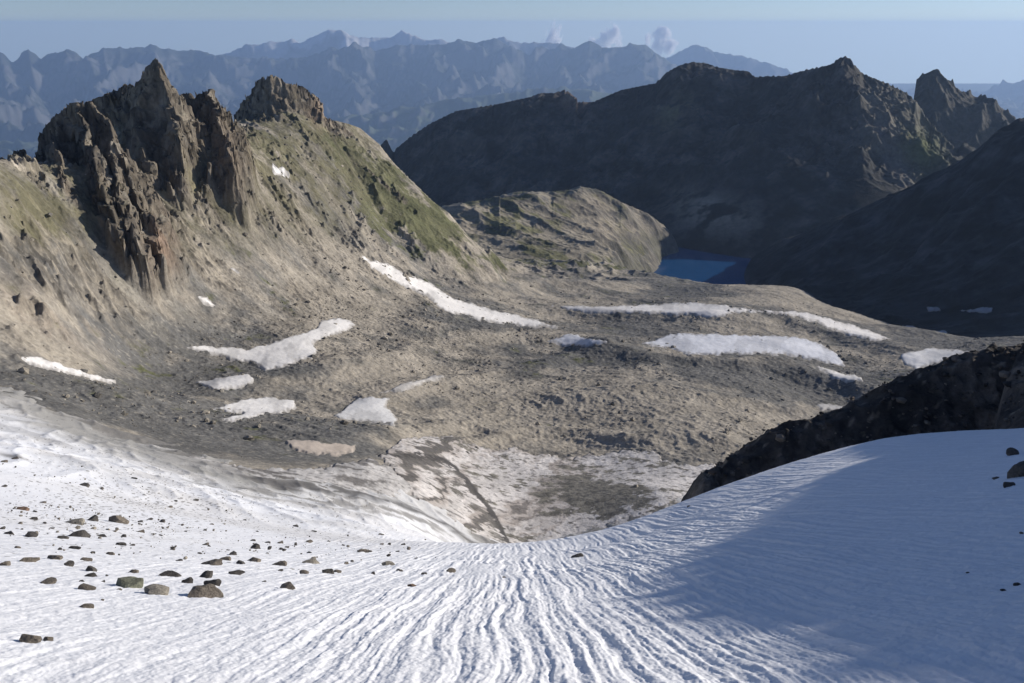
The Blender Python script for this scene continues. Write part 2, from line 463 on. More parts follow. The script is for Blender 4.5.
# ---------------------------------------------------------------- crags and grassy ridge on the left
rid = {
 'front': [(8, 168, 526), (11, 158, 526), (14, 151, 526), (18, 150, 526), (22, 149, 525), (26, 156, 525), (33, 157, 528), (38, 152, 536), (41, 135, 545), (48, 124, 543), (56, 115, 540), (67, 104, 536), (76, 102, 533), (84, 103, 531), (96, 110, 528), (108, 126, 521), (120, 148, 511), (131, 172, 500), (142, 200, 488), (151, 230, 477), (157, 252, 470)],
 'front_rib': [(56, 116, 540), (56, 150, 510), (64, 182, 476)],
 'mid_rib': [(80, 104, 531), (90, 140, 508), (102, 185, 480), (115, 225, 462), (124, 246, 456)],
 'face_rib': [(112, 132, 519), (114, 165, 497), (122, 205, 476), (136, 240, 460)],
 'back': [(80, 106, 655), (100, 97, 645), (116, 90, 636), (122, 84, 633), (130, 85, 628), (141, 79, 619), (145, 68, 612), (150, 61, 608), (155, 58, 606), (160, 61, 604), (165, 70, 603), (170, 83, 602), (179, 95, 600)],
 'back_rib': [(156, 60, 606), (166, 95, 592), (176, 128, 574), (184, 150, 560)],
 'back_rib2': [(140, 82, 618), (134, 112, 600), (140, 142, 578), (146, 160, 560)],
 'right': [(180, 98, 662), (186, 93, 656), (192, 93, 650), (200, 94, 642), (206, 90, 634), (213, 89, 628), (217, 97, 626), (222, 108, 625), (232, 119, 632), (240, 126, 648)],
 'right_rib': [(213, 90, 628), (219, 116, 612), (226, 142, 592), (232, 160, 578)],
 'far': [(236, 113, 880), (241, 104, 876), (246, 97, 870), (252, 92, 864), (256, 82, 858), (262, 78, 852), (272, 75, 846), (281, 78, 846), (286, 83, 847), (292, 84, 848), (302, 86, 852), (313, 93, 858), (320, 101, 863), (324, 117, 868)],
 'crest': [(324, 117, 872), (337, 121, 882), (349, 124, 893), (360, 128, 905), (379, 144, 925), (393, 162, 945), (410, 179, 965), (431, 200, 990), (449, 213, 1010), (470, 238, 1040), (488, 252, 1065)],
 'band': [(318, 100, 864), (324, 130, 845), (338, 148, 835), (352, 162, 830), (368, 180, 825), (385, 200, 818)],
 'band2': [(285, 150, 770), (305, 170, 755), (325, 190, 742), (345, 205, 735), (365, 222, 728)],
}
A, R, X, Y = polar(px_az(-190), px_az(510), 760, np.r_[np.linspace(400, 470, 90)[:-1], np.linspace(470, 690, 560)[:-1], np.linspace(690, 1130, 420)])
Zs = ground_shape(A, R)
wx = X+2.2*fbm(X, Y, 14, 3, .55, 71); wy = Y+2.2*fbm(X, Y, 14, 3, .55, 75)
Zr = Zs.copy(); rockm = np.zeros(X.shape)
spec = {'front': (1.0, 15, 6), 'face_rib': (1.3, 8, 4), 'front_rib': (1.25, 9, 4), 'mid_rib': (1.25, 9, 5), 'back': (.95, 20, 6), 'back_rib': (1.0, 8, 5), 'back_rib2': (1.1, 6, 4), 'right': (.95, 15, 5),
        'right_rib': (.95, 7, 5), 'far': (.95, 15, 7), 'crest': (.75, 0, 6), 'band': (.9, 5, 4), 'band2': (.9, 4, 4)}
Zb0 = Zs.copy()
for k, pts in rid.items():
    p3 = np.array([P(*q) for q in pts])
    s, h, w = spec[k]
    rough = 0 if k == 'crest' else 1
    d, zr = seg_dist(X*(1-rough)+wx*rough, Y*(1-rough)+wy*rough, p3)
    t = zr-s*d-h*(1-np.exp(-d/w))-rough*(.011 if k in ('front', 'back', 'right', 'far') else .018)*d*d
    if rough:
        rockm = np.maximum(rockm, sstep(-4, 3, t-Zs) if k in ('front', 'back', 'right', 'far', 'front_rib', 'mid_rib', 'face_rib') else sstep(-1, 4, t-Zs))
    Zr = np.maximum(Zr, t)
    if k in ('crest', 'band', 'band2'):
        Zb0 = np.maximum(Zb0, t)
PXc, PYc = proj(X, Y, Zr)
zone = poly_sd(PXc, PYc, [(-20, 30), (240, 30), (335, 50), (560, 240), (520, 280), (460, 240), (395, 215), (345, 160), (300, 140), (258, 134), (246, 152), (238, 176), (216, 172), (198, 148), (180, 152), (170, 185), (176, 250), (156, 272), (128, 258), (92, 236), (58, 196), (28, 170), (-20, 172)])
zone = sstep(-14, 14, zone+9*fbm(PXc, PYc, 22, 4, .6, 73))
Zr = Zb0+(Zr-Zb0)*zone; rockm = rockm*zone
PXc, PYc = proj(X, Y, Zr)
# gullies and blocks
crag = np.clip(rockm*.95+.5*blob(PXc, PYc, 110, 190, 75, 65)+.30*blob(PXc, PYc, 225, 165, 40, 34, 40)+.35*blob(PXc, PYc, 345, 168, 60, 8, 42)+.25*blob(PXc, PYc, 300, 185, 40, 8, 38), 0, 1)
knob = .9*sstep(.05, .5, fbm(X, Y, 42, 4, .55, 77))*sstep(275, 225, PYc+.1*np.abs(PXc-150))*sstep(360, 320, PXc)
crag = np.maximum(crag, knob)
crag = crag*(.55+.45*sstep(-.4, .3, fbm(X, Y, 60, 3, .5, 79)))
# joints and ledges: push the walls in and out with height so that no face runs straight down
jz = Zr+.25*X+.15*Y
jx = fbm(jz, .5*(X-Y), 8, 4, .62, 83); jy = fbm(jz+40, .5*(X+Y), 6.5, 4, .62, 87)
strike = X*.35+Y*.94; across = X*.94-Y*.35
block = ridged(across+2.5*jx, strike*.7+2.5*jy, 24, 6, .6, 81)-.75
fine = ridged(X+1.2*jy, Y+1.2*jx, 8, 4, .62, 91)-.7
Zc = Zr+crag*(5.0*block+2.2*fine)+(1-crag*.7)*ground_detail(X, Y, R, PXc, PYc)+.25*crag*fbm(X, Y, 3, 3, .6, 95)
for ter, am, sd_ in ((8.5, .95, 97), (3.2, .8, 98)):
    q = (Zc+.18*X-.1*Y)/ter+.9*fbm(X, Y, 22, 3, .6, sd_)
    Zc = Zc+crag*np.clip(rockm+.3, 0, 1)*am*ter*(np.floor(q)+sstep(.45, 1.0, q-np.floor(q))-q+.25)
sil_c = [(q[0], q[1]) for k in ('front',) for q in rid[k][:14]]+[(q[0], q[1]) for q in rid['back'][2:]]+[(q[0], q[1]) for q in rid['right'][1:-1]]+[(q[0], q[1]) for q in rid['far'][1:]]+[(q[0], q[1]) for q in rid['crest'][1:]]
Zc = fit_crest(A, R, Zc, sil_c, 485, 530, 3, 10)
edge = np.minimum.reduce([sstep(400, 432, R), sstep(1130, 1095, R), sstep(px_az(509), px_az(486), A)])
Zc = Zc-5*(1-edge)
dr = np.gradient(R, axis=1)
slope = np.hypot(np.gradient(Zc, axis=1)/dr, np.gradient(Zc, axis=0)/(R*(A[1, 0]-A[0, 0])))
C = ground_colour(X, Y, PXc, PYc, slope*.8)
n2 = fbm(X, Y, 18, 4, .6, 101)
steep = sstep(.8, 1.6, slope+.3*n2)*np.clip(crag*1.3, 0, 1)*(.45+.55*rockm)
C = mix(C, (.150, .127, .098), np.clip(steep*.8+.8*rockm*sstep(-.8, .2, n2), 0, .92))
C = mix(C, (.075, .067, .058), steep*sstep(.1, .6, n2)*.75)
tone = .7*fbm(X+.5*Zc, Y-.4*Zc, 12, 3, .6, 103)+.6*crag*fbm(jz*1.3, .3*(X-Y), 7, 4, .6, 104)
C = C*np.clip(1+.55*tone*(.45+crag), .45, 1.7)[..., None]
C = mix(C, (.24, .215, .175), .7*rockm*sstep(.25, .7, fbm(X, Y, 12, 4, .6, 105)))
C = mix(C, (.30, .215, .155), .75*blob(PXc, PYc, 161, 248, 13, 22, -12)*sstep(-.3, .3, n2))
C = mix(C, (.26, .20, .145), .6*blob(PXc, PYc, 222, 150, 14, 30, -12))
C = mix(C, (.27, .20, .145), .6*blob(PXc, PYc, 318, 112, 9, 14, 0))
keep = edge > 0
X = X+crag*rockm*edge*2.6*jx; Y = Y+crag*rockm*edge*2.6*jy
B2 = dict(A=A, R=R, X=X, Y=Y, Z=Zc, Zs=Zc, PX=PXc, PY=PYc)
tag(grid_obj('mountain', X, Y, Zc, M_crag, C), 'craggy brown rock towers and green ridge rising on the left above the cirque', 'mountain', 'structure')

# ---------------------------------------------------------------- dark moraine crest on the right, running on towards the viewer's right
crest = [P(706, 480, 81), P(716, 476, 82), P(730, 461, 84), P(754, 441, 86), P(780, 423, 88), P(805, 419, 89), P(833, 411, 90), P(861, 396, 92), P(896, 378, 94), P(925, 367, 95), P(952, 357, 97), P(973, 350, 98), P(1024, 342, 100),
         (60, 64, -9.8), (62, 58, -4.8), (62, 53, -.6), (62, 43, 7.4), (62, 36.4, 11.9), (62, 34.6, 13.0), (62, 32.8, 13.9), (62, 31, 14.9), (63, 22, 19), (65, 5, 24), (66, -12, 27), (70, -60, 29)]
A, R, X, Y = polar(px_az(640), math.radians(150), 900, np.r_[np.linspace(20, 60, 40)[:-1], np.linspace(60, 118, 300)[:-1], logr(118, 300, 50)])
d, zr = seg_dist(X, Y, crest)
Zm = zr-.75*np.maximum(d-1.0, 0)-.25*d*d/(d+6)
wob = sstep(0, 8, d+4)
Zm = Zm+.45*(ridged(X, Y, 3.2, 4, .6, 111)-.75)+.5*fbm(X, Y, 9, 3, .5, 115)
Zm = fit_crest(A, R, Zm, [(706, 476), (724, 459), (752, 441), (780, 423), (805, 419), (833, 411), (861, 396), (896, 378), (925, 367), (952, 357), (973, 350), (1024, 343), (1070, 334), (1110, 330)], 64, 76, 10, 9)
Zm = Zm-1.4*np.maximum(px_az(716)-A, 0)*R
Zm = np.maximum(Zm, -190)
n1 = fbm(X, Y, 6, 4, .6, 121)
C = np.empty(X.shape+(3,)); C[:] = (.075, .066, .058)
C = mix(C, (.135, .115, .095), sstep(.1, .6, n1))
C = mix(C, (.040, .037, .035), sstep(.05, .5, -n1))
C = mix(C, (.22, .19, .15), .8*sstep(.5, .7, noise(X/.9, Y/.9, 125)))
D = dict(X=X, Y=Y, Z=Zm, C=C)
tag(grid_obj('moraine_ridge', X, Y, Zm, M_moraine, C), 'dark shaded boulder ridge behind the right edge of the snowfield', 'moraine', 'structure')

# ---------------------------------------------------------------- rock knoll in front of the lake
kt = [(430, [(222, 1330), (245, 1200)]),
      (451, [(204, 1400), (225, 1300), (250, 1180)]), (481, [(200, 1450), (225, 1320), (252, 1180)]), (516, [(191.6, 1530), (220, 1350), (256, 1175)]),
      (551, [(191.6, 1590), (215, 1440), (240, 1290), (259, 1180)]), (579, [(186, 1640), (215, 1490), (240, 1340), (260, 1210)]), (600, [(190, 1660), (220, 1510), (245, 1370), (261, 1250)]),
      (621, [(202, 1680), (228, 1560), (248, 1420), (262, 1310)]), (649, [(214, 1690), (235, 1620), (252, 1550), (262, 1515)]), (664, [(226, 1690), (244, 1655), (257, 1625)]), (676, [(240, 1690), (249, 1668)])]
kh = [(640, 1340, -.32), (655, 1470, -.292), (671, 1590, -.270), (686, 1645, -.262), (430, 1500, -.26), (500, 1690, -.27), (551, 1750, -.27), (579, 1810, -.265), (621, 1820, -.262), (664, 1790, -.258), (690, 1700, -.275), (690, 1550, -.30), (560, 1080, -.30), (480, 1080, -.29), (620, 1150, -.325), (688, 1250, -.35), (710, 1400, -.33), (712, 1700, -.29)]
KG = Ground(control(kt, kh), px_az(415), px_az(712), 1070, 1850, na=110, nr=110)
A, R, X, Y = polar(px_az(418), px_az(708), 420, logr(1090, 1840, 480))
Zk = KG(A, R)
Zk = Zk+8*(ridged(X*.8+Y*.2, Y*1.0, 105, 4, .5, 131)-.85)*sstep(1150, 1260, R)+1.2*(ridged(X, Y, 24, 3, .6, 135)-.7)
Zk = fit_crest(A, R, Zk, [(451, 204), (481, 200), (516, 191.6), (551, 191.6), (568, 190), (579, 186), (600, 190), (621, 202), (649, 214), (667, 228), (674, 238), (678, 246), (681, 262), (684, 290), (690, 310), (712, 330)], 1150, 1230, 10, 90, 2)
PXk, PYk = proj(X, Y, Zk)
n1 = fbm(X, Y, 70, 4, .55, 141); n2 = fbm(X, Y, 20, 4, .6, 142)
slope = np.hypot(np.gradient(Zk, axis=1)/np.gradient(R, axis=1), np.gradient(Zk, axis=0)/(R*(A[1, 0]-A[0, 0])))
C = np.empty(X.shape+(3,)); C[:] = (.27, .24, .185)
strat = fbm(X/90, Zk/7+.6*noise(X/60, Y/60, 147), 1, 3, .6, 145)
C = mix(C, (.125, .125, .055), .85*sstep(-.15, .35, n1-.2*n2+.5*blob(PXk, PYk, 530, 225, 40, 14)+.6*blob(PXk, PYk, 650, 243, 22, 9, 20)-.5*blob(PXk, PYk, 590, 235, 50, 18)))
C = mix(C, (.11, .105, .095), .7*sstep(.55, 1.0, slope+.25*n2))
C = mix(C, (.12, .115, .10), .75*sstep(.15, .5, strat+.3*n2)*sstep(-.3, .3, n1))
C = mix(C, (.36, .31, .24), .6*blob(PXk, PYk, 600, 203, 22, 8)+.5*blob(PXk, PYk, 605, 228, 40, 10)+.4*blob(PXk, PYk, 470, 230, 15, 12, 40))
C = mix(C, (.10, .095, .088), .6*sstep(.15, .6, n2)*sstep(1400, 1450, R))
tag(grid_obj('hill', X, Y, Zk, M_slope, C), 'rounded sunlit rock knoll with grass patches beside the lake', 'hill', 'structure')

# ---------------------------------------------------------------- lake
LZ = -404.0
lp = [P(px, 250, r) for px, r in ((610, 1330), (700, 1230), (820, 1200), (900, 1300), (900, 1700), (820, 1840), (640, 1900), (560, 1800), (600, 1600))]
lv = np.array([(p[0], p[1], LZ) for p in lp]+[(150+0*lp[0][0], 1500, LZ)])
n = len(lp)
lf = np.array([(i, (i+1) % n, n) for i in range(n)])
M_water = bpy.data.materials.new('lake water'); M_water.use_nodes = True
wb = M_water.node_tree.nodes['Principled BSDF']
wb.inputs['Base Color'].default_value = (.010, .070, .19, 1)
wb.inputs['Roughness'].default_value = .12
wb.inputs['IOR'].default_value = 1.33
wn = M_water.node_tree.nodes.new('ShaderNodeTexNoise'); wn.inputs['Scale'].default_value = .35; wn.inputs['Detail'].default_value = 3
wt = M_water.node_tree.nodes.new('ShaderNodeTexCoord'); wbp = M_water.node_tree.nodes.new('ShaderNodeBump')
wbp.inputs['Strength'].default_value = .15; wbp.inputs['Distance'].default_value = .3
M_water.node_tree.links.new(wt.outputs['Object'], wn.inputs['Vector'])
M_water.node_tree.links.new(wn.outputs['Fac'], wbp.inputs['Height'])
M_water.node_tree.links.new(wbp.outputs[0], wb.inputs['Normal'])
lake = mesh_obj('lake', lv, lf, M_water, smooth=False)
tag(lake, 'deep blue mountain lake half in shadow below the dark slopes', 'lake', 'structure')

# ---------------------------------------------------------------- dark mountain behind the lake
ft = [(340, [(180, 2780), (215, 2450), (245, 2200)]),
      (391, [(153, 2760), (190, 2450), (235, 2150)]), (431, [(123, 2730), (160, 2440), (200, 2230), (240, 2060)]), (456, [(111, 2710), (150, 2420), (200, 2170), (243, 2010)]),
      (498, [(104, 2670), (150, 2370), (200, 2100), (243, 1930)]), (540, [(93, 2640), (135, 2350), (190, 2070), (240, 1880)]), (565, [(91, 2630), (130, 2350), (180, 2080), (238, 1850)]),
      (585, [(102, 2620), (140, 2310), (190, 2030), (238, 1830)]), (621, [(90, 2590), (130, 2280), (180, 2020), (238, 1800)]), (656, [(83, 2560), (120, 2270), (170, 2020), (238, 1787)]),
      (692, [(63, 2520), (100, 2260), (150, 2050), (200, 1900), (239, 1790)]), (748, [(72, 2430), (110, 2230), (150, 2060), (200, 1880), (239, 1780)]),
      (800, [(72, 2330), (110, 2180), (150, 2030), (200, 1860), (238, 1770)]), (845, [(59, 2220), (90, 2110), (120, 2030), (160, 1930), (200, 1830), (232, 1770)]),
      (880, [(81, 2290), (120, 2150), (160, 2020), (200, 1890), (235, 1780)]), (917, [(103, 2420), (135, 2330), (165, 2220), (200, 2050)]), (959, [(151, 2580), (180, 2450), (210, 2250)]), (1000, [(200, 2600), (230, 2350)])]
fh = [(340, 2880, -.22), (456, 2850, -.165), (540, 2840, -.16), (621, 2800, -.16), (692, 2750, -.14), (748, 2680, -.15), (800, 2600, -.16), (845, 2500, -.16), (880, 2600, -.18), (917, 2700, -.19), (1000, 2850, -.25)]
FG = Ground(control(ft, fh), px_az(330), px_az(1060), 1640, 2900, na=160, nr=120)
A, R, X, Y = polar(px_az(335), px_az(1050), 820, logr(1650, 2880, 560))
Zf = FG(A, R)
sky_p = [(391, 153), (410, 137), (431, 123), (456, 111), (498, 104), (520, 99), (530, 97), (540, 93), (553, 93), (565, 90), (572, 94), (579, 102), (593, 102), (621, 90), (656, 83), (667, 72), (680, 65), (692, 62), (706, 63), (717, 67), (735, 70), (748, 71), (755, 77), (770, 76), (784, 76), (805, 70), (829, 65), (836, 61), (840, 57), (849, 57), (853, 63), (862, 73), (871, 77), (889, 84), (907, 93), (917, 102), (928, 120), (945, 138), (959, 151)]
sky_r = [(a, b, float(np.interp(a, [391, 431, 498, 565, 621, 692, 748, 800, 845, 880, 917, 959], [2760, 2730, 2670, 2630, 2590, 2520, 2430, 2330, 2220, 2290, 2420, 2580]))) for a, b in sky_p]
Zf0 = Zf.copy()
spur = [(845, 59, 2220), (852, 90, 2120), (859, 122, 2040), (866, 150, 1970), (874, 176, 1910), (878, 200, 1850), (872, 222, 1790)]
spur2 = [(692, 63, 2520), (688, 100, 2290), (672, 135, 2150)]
spur3 = [(565, 91, 2630), (575, 125, 2400), (590, 160, 2190)]
wx = X+14*fbm(X, Y, 80, 3, .55, 151); wy = Y+14*fbm(X, Y, 80, 3, .55, 155)
for pts, s, h, w in ((sky_r, .55, 8, 14), (spur, .62, 10, 18), (spur2, .6, 6, 18), (spur3, .6, 6, 18)):
    d, zr = seg_dist(X if pts is sky_r else wx, Y if pts is sky_r else wy, [P(*q) for q in pts])
    Zf = np.maximum(Zf, zr-s*d-h*(1-np.exp(-d/w)))
PXf, PYf = proj(X, Y, Zf)
rocky = np.clip(.70+.7*blob(PXf, PYf, 860, 110, 70, 60)+.5*blob(PXf, PYf, 565, 95, 25, 10), 0, 1.2)
foot = sstep(1800, 1950, R)
Zf = Zf+foot*rocky*(16*ridged(.8*X+.3*Y, Y*.45, 330, 4, .5, 159)-9+19*(ridged(X, Y, 170, 6, .52, 161)-.95)+5*(ridged(X, Y, 30, 3, .6, 165)-.7))
# lit block by the far shore
d, zr = seg_dist(wx, wy, [P(688, 199, 1865), P(712, 198, 1865), P(745, 213, 1850), P(768, 224, 1835)])
Zf = np.maximum(Zf, zr-1.25*d-12*(1-np.exp(-d/9))+5*(ridged(X, Y, 50, 4, .6, 167)-.6))
Zf = fit_crest(A, R, Zf, sky_p, 1950, 2250, 6, 130)
PXf, PYf = proj(X, Y, Zf)
n1 = fbm(X, Y, 220, 4, .55, 171); n2 = fbm(X, Y, 60, 4, .6, 172)
slope = np.hypot(np.gradient(Zf, axis=1)/np.gradient(R, axis=1), np.gradient(Zf, axis=0)/(R*(A[1, 0]-A[0, 0])))
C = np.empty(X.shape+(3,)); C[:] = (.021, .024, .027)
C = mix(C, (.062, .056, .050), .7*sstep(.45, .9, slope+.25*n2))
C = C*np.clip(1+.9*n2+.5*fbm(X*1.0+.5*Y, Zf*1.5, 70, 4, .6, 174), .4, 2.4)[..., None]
C = mix(C, (.125, .115, .088), .85*sstep(846, 880, PXf+10*n2))  # right flank lightened in colour to stand for sunlight on it
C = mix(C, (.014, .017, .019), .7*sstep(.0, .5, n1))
C = mix(C, (.17, .15, .13), .85*blob(PXf, PYf, 893, 150, 12, 42, -25))
C = mix(C, (.12, .135, .045), .9*blob(PXf, PYf, 922, 150, 22, 18, 40))
C = mix(C, (.32, .285, .22), .95*blob(PXf, PYf, 716, 214, 40, 18, 10)*sstep(-.5, .2, n2))  # pale rock of the shore block, colour raised to look sunlit
C = mix(C, (.16, .12, .095), .8*blob(PXf, PYf, 575, 100, 16, 10))
C = mix(C, (.12, .115, .06), .7*blob(PXf, PYf, 676, 112, 26, 16, -35)*sstep(-.4, .3, n2))
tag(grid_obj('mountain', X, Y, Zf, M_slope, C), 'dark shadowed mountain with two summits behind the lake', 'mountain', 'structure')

# small summit further right
gt = [(880, [(130, 2900), (170, 2700)]), (903, [(92, 2930), (130, 2780), (170, 2650)]), (922, [(78, 2950), (120, 2780), (160, 2650)]), (959, [(92, 2960), (130, 2790), (170, 2650)]), (998, [(106, 2970), (140, 2800), (175, 2660)]), (1020, [(128, 2980), (160, 2800)]), (1050, [(165, 2980), (190, 2800)])]
gh = [(880, 3150, -.2), (922, 3200, -.16), (998, 3200, -.18), (1050, 3200, -.23)]
GG = Ground(control(gt, gh), px_az(875), px_az(1060), 2640, 3220, na=60, nr=60)
A, R, X, Y = polar(px_az(878), px_az(1056), 240, logr(2650, 3200, 200))
Zg = GG(A, R)
d, zr = seg_dist(X, Y, [P(*q) for q in ((897, 97, 2925), (903, 88, 2930), (909, 86, 2935), (912, 76, 2940), (917, 73, 2945), (922, 74, 2950), (928, 80, 2952), (935, 84, 2955), (947, 86, 2958), (959, 91, 2960), (970, 99, 2965), (977, 105, 2968), (988, 104, 2970), (998, 105, 2970), (1004, 108, 2972), (1009, 112, 2975), (1016, 122, 2980))])
Zg = np.maximum(Zg, zr-.6*d-14*(1-np.exp(-d/16)))
Zg = Zg+20*(ridged(X, Y, 120, 5, .55, 181)-.95)
n2 = fbm(X, Y, 50, 4, .6, 182)
C = np.empty(X.shape+(3,)); C[:] = (.062, .056, .045)
C = mix(C, (.035, .035, .028), sstep(0, .5, n2))
tag(grid_obj('mountain', X, Y, Zg, M_slope, C), 'small dark jagged summit at the far right of the ridge behind the lake', 'mountain', 'structure')

# ---------------------------------------------------------------- shadowed slope on the right
def lake_r(px, py):
    return 404/-P(px, py, 1)[2]
et = [(780, [(237, 1750), (260, 1480), (293, 1200)]), (830, [(224, 1690), (260, 1400), (305, 1130)]), (880, [(205, 1630), (250, 1380), (322, 1010)]), (920, [(186, 1600), (250, 1320), (332, 960)]),
      (975, [(150, 1580), (220, 1340), (336, 900)]), (1024, [(121, 1560), (200, 1320), (340, 880)]), (1150, [(102, 1490), (170, 1260), (335, 850)]), (1300, [(143, 1440), (190, 1180), (325, 820)]), (1500, [(175, 1350), (215, 1100), (305, 760)])]
eh = [(830, 1900, -.30), (920, 1850, -.27), (1024, 1800, -.22), (1150, 1750, -.2), (1300, 1700, -.2), (1500, 1600, -.2), (1700, 1300, -.14), (1700, 800, -.25), (1700, 1600, -.22)]
for px, py in ((752, 242), (744, 253), (740, 265), (741, 284), (746, 300)):
    r = lake_r(px, py)
    eh += [(px, r, -404/r), (px-16, r, -425/r), (px+16, r, -386/r), (px-60, r, -470/r)]
EG = Ground(control(et, eh), px_az(690), px_az(1750), 760, 1850, na=120, nr=90)
A, R, X, Y = polar(px_az(700), px_az(1720), 620, logr(790, 1850, 430))
Ze = EG(A, R)
d, zr = seg_dist(X, Y, [P(*q) for q in ((756, 243, 1780), (780, 237, 1750), (830, 224, 1690), (880, 205, 1630), (920, 185, 1600), (950, 168, 1590), (975, 150, 1580), (1024, 120, 1560), (1090, 98, 1530), (1150, 101, 1490), (1300, 142, 1440), (1500, 174, 1350))])
Ze = np.maximum(Ze, zr-.55*d)
Ze = Ze+sstep(870, 1000, R)*sstep(px_az(735), px_az(800), A)*9*(ridged(X, Y, 130, 6, .52, 191)-.95)
n1 = fbm(X, Y, 150, 4, .55, 195); n2 = fbm(X, Y, 40, 4, .6, 196)
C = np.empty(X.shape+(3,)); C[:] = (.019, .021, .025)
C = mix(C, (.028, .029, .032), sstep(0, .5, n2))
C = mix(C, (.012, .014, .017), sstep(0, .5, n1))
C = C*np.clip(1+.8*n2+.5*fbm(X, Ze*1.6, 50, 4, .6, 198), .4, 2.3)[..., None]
Edict = dict(A=A, R=R, X=X, Y=Y, Z=Ze, Zs=Ze)
Edict['PX'], Edict['PY'] = proj(X, Y, Ze)
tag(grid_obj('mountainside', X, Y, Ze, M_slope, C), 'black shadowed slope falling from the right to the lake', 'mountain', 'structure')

# ---------------------------------------------------------------- far ranges
def far_range(label, crest, rc, r0, floor, spread, seed, colr, px0, px1, na, nr, cliff=.5):
    cp = np.array(crest, float)
    A, R, X, Y = polar(px_az(px0), px_az(px1), na, logr(r0, rc*1.12, nr))
    az = A[:, 0]
    caz = np.array([math.atan2(P(a, b, 1)[0], P(a, b, 1)[1]) for a, b in cp]); ct = np.array([P(a, b, 1)[2] for a, b in cp])
    jag = .0011*fbm(az*900/9, az*0+seed, 1.0, 5, .65, seed)
    zc = np.maximum((np.interp(az, caz, ct)+jag)*rc, floor+40)
    rw = rc*(1+.02*fbm(az*9, az*0, 1, 2, .5, seed+3))
    t = (R-r0)/(rw[:, None]-r0)
    sp = .20*fbm(az[:, None]*14+0*R, t*1.5, 1, 4, .6, seed+5)*np.clip(1.05-t, 0, 1)*np.clip(t*3, 0, 1)
    tt = t+sp
    front = np.where(tt < .78, .52*np.clip(tt/.78, 0, 1)**1.3, .52+(1-.52)*sstep(.74, 1.02, tt)**.9)
    back = 1-1.0*(t-1)/.12
    h = np.where(t <= 1, np.minimum(front, 1), back)
    Z = floor+(zc[:, None]-floor)*h
    k = np.clip(1-np.abs(t-1)*9, 0, 1)
    Z = Z+(1-.75*k)*np.clip(t*3, 0, 1)*spread*(ridged(X, Y, spread*6, 7, .58, seed+9)-.9)
    n = fbm(X, Y, spread*5, 4, .6, seed+15)
    sl = np.abs(np.gradient(Z, axis=1)/np.gradient(R, axis=1))
    C = np.empty(X.shape+(3,)); C[:] = colr
    C = mix(C, (.125, .122, .118), sstep(.4, .9, sl+.4*n))
    C = mix(C, (.035, .05, .03), .7*sstep(.35, .2, t+.1*n))
    return A, R, X, Y, Z, C, t, n
c1 = [(-250, 55), (-120, 46), (-60, 58), (0, 49), (12, 61), (20, 52), (28, 48), (34, 52), (40, 58.5), (52, 53), (68, 48), (76, 51), (84, 58), (94, 50), (103, 44.5), (120, 45), (141, 45.5), (178, 49), (200, 51), (220, 54), (260, 60), (300, 57), (330, 51), (352, 45), (375, 50), (400, 43), (425, 46), (450, 42), (480, 40), (492, 37.5), (511, 45), (530, 55), (535, 47), (541, 48), (555, 52), (560, 45), (574, 47), (589, 40.6), (602, 48), (620, 45), (645, 44), (655, 48), (664, 55), (680, 68), (700, 82), (760, 110), (900, 140), (1250, 140)]
r_ = far_range('', c1, 26000, 15000, -2240, 300, 201, (.045, .05, .04), -240, 1240, 900, 220)
tag(grid_obj('mountain_range', *r_[2:5], M_far, r_[5]), 'long blue hazy mountain range with cliffs across the horizon', 'mountain range', 'structure')
c2 = [(-250, 70), (150, 70), (200, 60), (220, 54), (244, 44.5), (262, 43), (281, 40), (292, 38), (300, 42), (315, 34), (330, 28), (343, 31), (361, 35), (375, 35), (390, 36), (398, 31), (405, 30), (412, 33), (422, 37.5), (450, 41), (480, 44), (499, 37), (520, 41), (542, 41), (575, 47), (620, 55), (700, 70), (900, 120), (1250, 120)]
r_ = far_range('', c2, 31000, 26500, -2250, 260, 231, (.10, .10, .09), -240, 1240, 900, 140)
C2 = mix(r_[5], (.55, .55, .55), .8*sstep(.72, .9, r_[6]+.25*r_[7])*np.exp(-((r_[2]/r_[3]+.17)/.14)**2))
tag(grid_obj('mountain_range', *r_[2:5], M_far, C2), 'pale snow streaked high peaks behind the long blue range', 'mountain range', 'structure')
c3 = [(-250, 85), (500, 85), (600, 75), (655, 64), (674, 53), (685, 47), (694, 45), (702, 46), (711, 48), (745, 56), (775, 66), (800, 75), (850, 84), (930, 98), (960, 101), (985, 92), (1005, 84), (1024, 80), (1060, 72), (1150, 66), (1250, 70)]
r_ = far_range('', c3, 34000, 29500, -2250, 260, 261, (.08, .085, .07), -240, 1240, 700, 100)
tag(grid_obj('mountain_range', *r_[2:5], M_far, r_[5]), 'faintest grey blue range on the right horizon', 'mountain range', 'structure')
# foothills in front of the long range
c4 = [(-250, 150), (0, 140), (60, 142), (150, 135), (250, 130), (340, 118), (420, 104), (480, 95), (520, 90), (560, 88), (620, 92), (700, 100), (900, 130), (1250, 140)]
r_ = far_range('', c4, 17500, 11000, -2250, 150, 281, (.085, .10, .055), -240, 1240, 700, 140)
tag(grid_obj('hills', *r_[2:5], M_far, r_[5]), 'low blue foothills and terraces at the foot of the far range', 'hills', 'structure')
pv = np.array([(-38500, -1500, -2255), (38500, -1500, -2255), (38500, 38200, -2255), (-38500, 38200, -2255)])
tag(mesh_obj('ground', pv, np.array([[0, 1, 2, 3]]), M_plain, smooth=False), 'hazy lowland floor far below the mountains', 'ground', 'structure')

